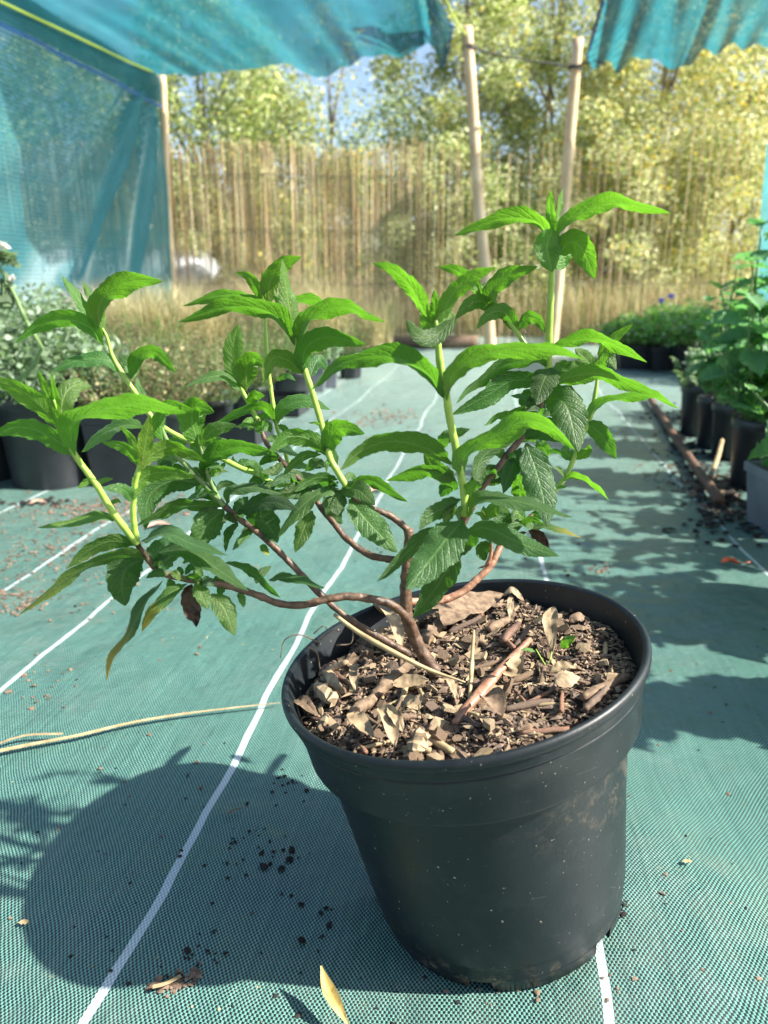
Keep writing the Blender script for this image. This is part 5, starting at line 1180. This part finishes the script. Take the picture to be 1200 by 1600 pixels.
# ================================================================== THINGS LYING ON THE COVER
def gpt(px, py, h=0.004): q = G(px, py); return Vector((q.x, q.y, ground_z(q.x, q.y)+h))
v, f = tube([gpt(1012, 628, .02), gpt(1050, 688, .02), gpt(1085, 738, .02), gpt(1122, 792, .02)], [.012, .013, .012, .013], 10, 20, bump=.15, seed=3)
tag(mesh_obj('stick', v, f, M['stick']), 'red-brown stick lying along the right edge of the path', 'stick')
v, f = tube([gpt(1108, 752, .012), gpt(1118, 738, .04), gpt(1124, 722, .065)], [.007, .006], 6, 8)
tag(mesh_obj('straw_stub', v, f, M['straw']), 'short pale stub of cane leaning beside the red-brown stick', 'cane')
v, f = tube([gpt(1120, 745, .01), gpt(1150, 755, .012), gpt(1180, 757, .01)], [.004, .003], 6, 10)
tag(mesh_obj('twig', v, f, M['straw']), 'thin tan twig on the soil beside the red-brown stick', 'twig')
# long dry grass blade left
def flatblade(pts, wpx, mat, name, label, cat, h=.004, lift=None, curl=.0, n=26, prof_=None):
    Q = crom([gpt(x, y, h+(lift[i] if lift else 0)) for i, (x, y) in enumerate(pts)], n); vs = []; fs = []
    for i, q in enumerate(Q):
        t = i/(n-1); T = (Q[min(i+1, n-1)]-Q[max(0, i-1)]).normalized(); Lx = T.cross(Vector((0, 0, 1))).normalized(); sc = (q-CAM).dot(FWD)/FPX
        w_ = wpx*sc*.5*(prof_(t) if prof_ else 1)
        for j in (-2, -1, 0, 1, 2): s = j/2; vs.append(q+Lx*(s*w_)+Vector((0, 0, curl*s*s*w_+.15*w_*noise.noise(Vector((i*.4, j, wpx))))))
    for i in range(n-1):
        for j in range(4): a = i*5+j; fs.append((a, a+5, a+6, a+1))
    return tag(mesh_obj(name, vs, fs, mat), label, cat)
flatblade([(-12, 1184), (60, 1170), (130, 1158), (200, 1142), (300, 1125), (440, 1108)], 8.5, M['straw'], 'dry_grass_blade', 'long dry straw blade lying across the cover left of the black pot', 'straw', prof_=lambda t: 1.0*(1-t)**.6+.16, curl=.5, h=.006)
flatblade([(-12, 1176), (40, 1160), (100, 1158)], 6, M['straw'], 'dry_grass_blade', 'thin straw strand beside the long blade at the left edge', 'straw', h=.009)
M['ochre'] = plain('ochre_leaf', (.34, .24, .06), (.60, .48, .17), 40, .6, .3, .001)
flatblade([(503, 1552), (511, 1570), (524, 1592), (548, 1622)], 22, M['ochre'], 'fallen_leaf', 'curled yellow fallen leaf at the bottom edge in front of the pot', 'leaf', h=.006, lift=[.022, .012, .008, .004], curl=.9, prof_=lambda t: .12+.9*math.sin(math.pi*min(1, t*1.02))**1.3)
M['orange'] = plain('orange_leaf', (.50, .07, .02), (.70, .15, .04), 60, .6, .3, .001)
flatblade([(1126, 890), (1138, 887), (1152, 890), (1172, 886)], 13, M['orange'], 'fallen_leaf', 'small orange-red leaf on the cover at the right edge', 'leaf', h=.006, curl=.8, n=14, prof_=lambda t: .15+.9*math.sin(math.pi*min(1, t*1.5 if t < .66 else 1))**.8)
M['brownleaf'] = plain('brown_fallen_leaf', (.35, .20, .14), (.52, .34, .26), 50, .7, .4, .001)
for k, (x, y, w_, d, lab) in enumerate(((588, 772, 16, 28, 'pinkish brown leaf on the path left of the centre stem'), (248, 832, 14, 40, 'pink-brown leaf on the cover behind the lower-left stem'),
        (165, 745, 12, 34, 'tan leaf scrap near the foot of the black pot at the left'), (60, 790, 10, 26, 'tan leaf scrap in the dry soil at the left'))):
    flatblade([(x-d*.5, y+2), (x, y-2), (x+d*.5, y)], w_, M['brownleaf'], 'fallen_leaf', lab, 'leaf', h=.005, curl=.5, n=10, prof_=lambda t: .1+math.sin(math.pi*t))
flatblade([(32, 1450), (38, 1446), (44, 1449)], 8, M['straw'], 'wood_chip', 'small square wood chip at the left edge in front', 'wood chip', h=.004, n=8)
flatblade([(1066, 1366), (1072, 1363), (1078, 1366)], 6, M['straw'], 'wood_chip', 'tiny pale chip on the cover right of the pot', 'wood chip', h=.004, n=8)
flatblade([(240, 1556), (262, 1550), (284, 1538)], 7, M['straw'], 'wood_chip', 'splinter of pale wood in the crumbs left of the pot, near the bottom', 'wood chip', h=.006, n=8)
flatblade([(355, 1278), (368, 1272), (380, 1268)], 4, M['chip1'], 'twig', 'small dark twig scrap on the cover left of the pot', 'twig', h=.005, n=8)

def litter(name, blobs, mat, size, label_kind='stuff', seed=1, n=100):
    gg = np.random.default_rng(seed); V = []; F = []
    for (px, py, sx, sy, cnt, sm) in blobs:
        for k in range(cnt):
            x = px+gg.normal(0, sx); y = py+gg.normal(0, sy)
            if y < 500: continue
            s = size*sm*min(2.0, gg.lognormal(0, .45))*.8; c = gpt(x, y, s*.35)
            R = Matrix.Rotation(gg.uniform(0, 6.28), 3, 'Z') @ Matrix.Rotation(gg.normal(0, .3), 3, 'X'); n0 = len(V); q = [gg.uniform(.6, 1.3) for _ in range(6)]
            for i, p in enumerate(((1, 0, 0), (.3, .8, 0), (-.7, .6, 0), (-1, -.2, 0), (-.2, -.8, 0), (.7, -.6, 0))): V.append(c+R @ Vector(p)*(s*q[i]))
            V.append(c+R @ Vector((.1*q[0], .1, .45*q[1]))*s)
            F += [(n0+i, n0+(i+1) % 6, n0+6) for i in range(6)]
    tag(mesh_obj(name, V, F, mat), kind='stuff')
litter('soil_crumbs', [(395, 1320, 45, 30, 26, 1), (430, 1330, 20, 14, 16, 1.3), (455, 1230, 16, 14, 14, 1.1), (300, 1500, 22, 16, 16, 1.3), (500, 1425, 30, 30, 10, 1.3), (330, 1200, 90, 40, 16, .7), (200, 1400, 110, 90, 22, .7),
        (900, 920, 60, 20, 14, 1.2), (935, 890, 10, 8, 26, 1.1), (1100, 1300, 60, 150, 22, .7), (590, 880, 30, 12, 8, 1.2), (700, 1000, 200, 200, 1, .5), (965, 1440, 10, 8, 14, .9), (1150, 1060, 40, 60, 8, .9), (120, 960, 10, 5, 4, 1.5), (600, 1560, 180, 30, 26, .7)], M['blackdirt'], .0023, seed=2)
litter('dry_debris', [(90, 865, 80, 26, 420, 1.0), (30, 940, 18, 12, 120, 1.0), (150, 800, 90, 12, 420, 1.2), (230, 790, 60, 10, 260, 1.1), (120, 900, 120, 50, 160, .7), (70, 1080, 35, 22, 34, .8), (262, 1545, 15, 6, 50, .7), (300, 1530, 14, 10, 22, .7), (600, 652, 28, 8, 150, 1.7), (570, 660, 40, 5, 70, 1.5),
        (540, 700, 40, 20, 14, 1.2), (940, 890, 14, 8, 40, .9), (1030, 735, 30, 10, 60, 1.6), (1120, 755, 40, 12, 240, 2.0), (1130, 800, 20, 10, 60, 1.6), (880, 900, 60, 30, 10, .8), (500, 600, 40, 10, 40, 2), (750, 640, 60, 30, 16, 1.5), (960, 700, 60, 40, 14, 1.2),
        (200, 1250, 160, 150, 34, .55), (1080, 1200, 70, 200, 26, .55), (250, 1000, 60, 40, 14, .8), (800, 1560, 120, 20, 16, .6)], M['mud'], .0034, seed=3)
litter('pale_specks', [(300, 1000, 80, 60, 24, .5), (250, 1250, 140, 140, 30, .4), (1090, 1250, 60, 200, 14, .4), (330, 998, 4, 3, 2, 1.2), (600, 1540, 200, 30, 10, .4)], M['straw'], .0022, seed=4)
litter('dark_soil_strip', [(1090, 700, 34, 26, 220, 2.2), (1150, 790, 40, 30, 260, 2.2), (1060, 655, 22, 12, 100, 2), (40, 787, 60, 4, 60, 1.6)], M['blackdirt'], .0042, seed=6)
# root fibres hanging over the rim
m = MB()
for P in ([(500, 1005), (470, 992), (445, 1000), (438, 1028)], [(500, 1000), (520, 985), (535, 988)], [(480, 1010), (495, 1020), (500, 1045)], [(490, 990), (505, 978), (512, 984)], [(525, 1008), (548, 1005), (552, 985)]):
    m.add(tube([W(x, y, .46) for x, y in P], [.0006, .0003], 4, 16))
tag(m.obj('root_fibres', M['chip3'], soil), kind='stuff')
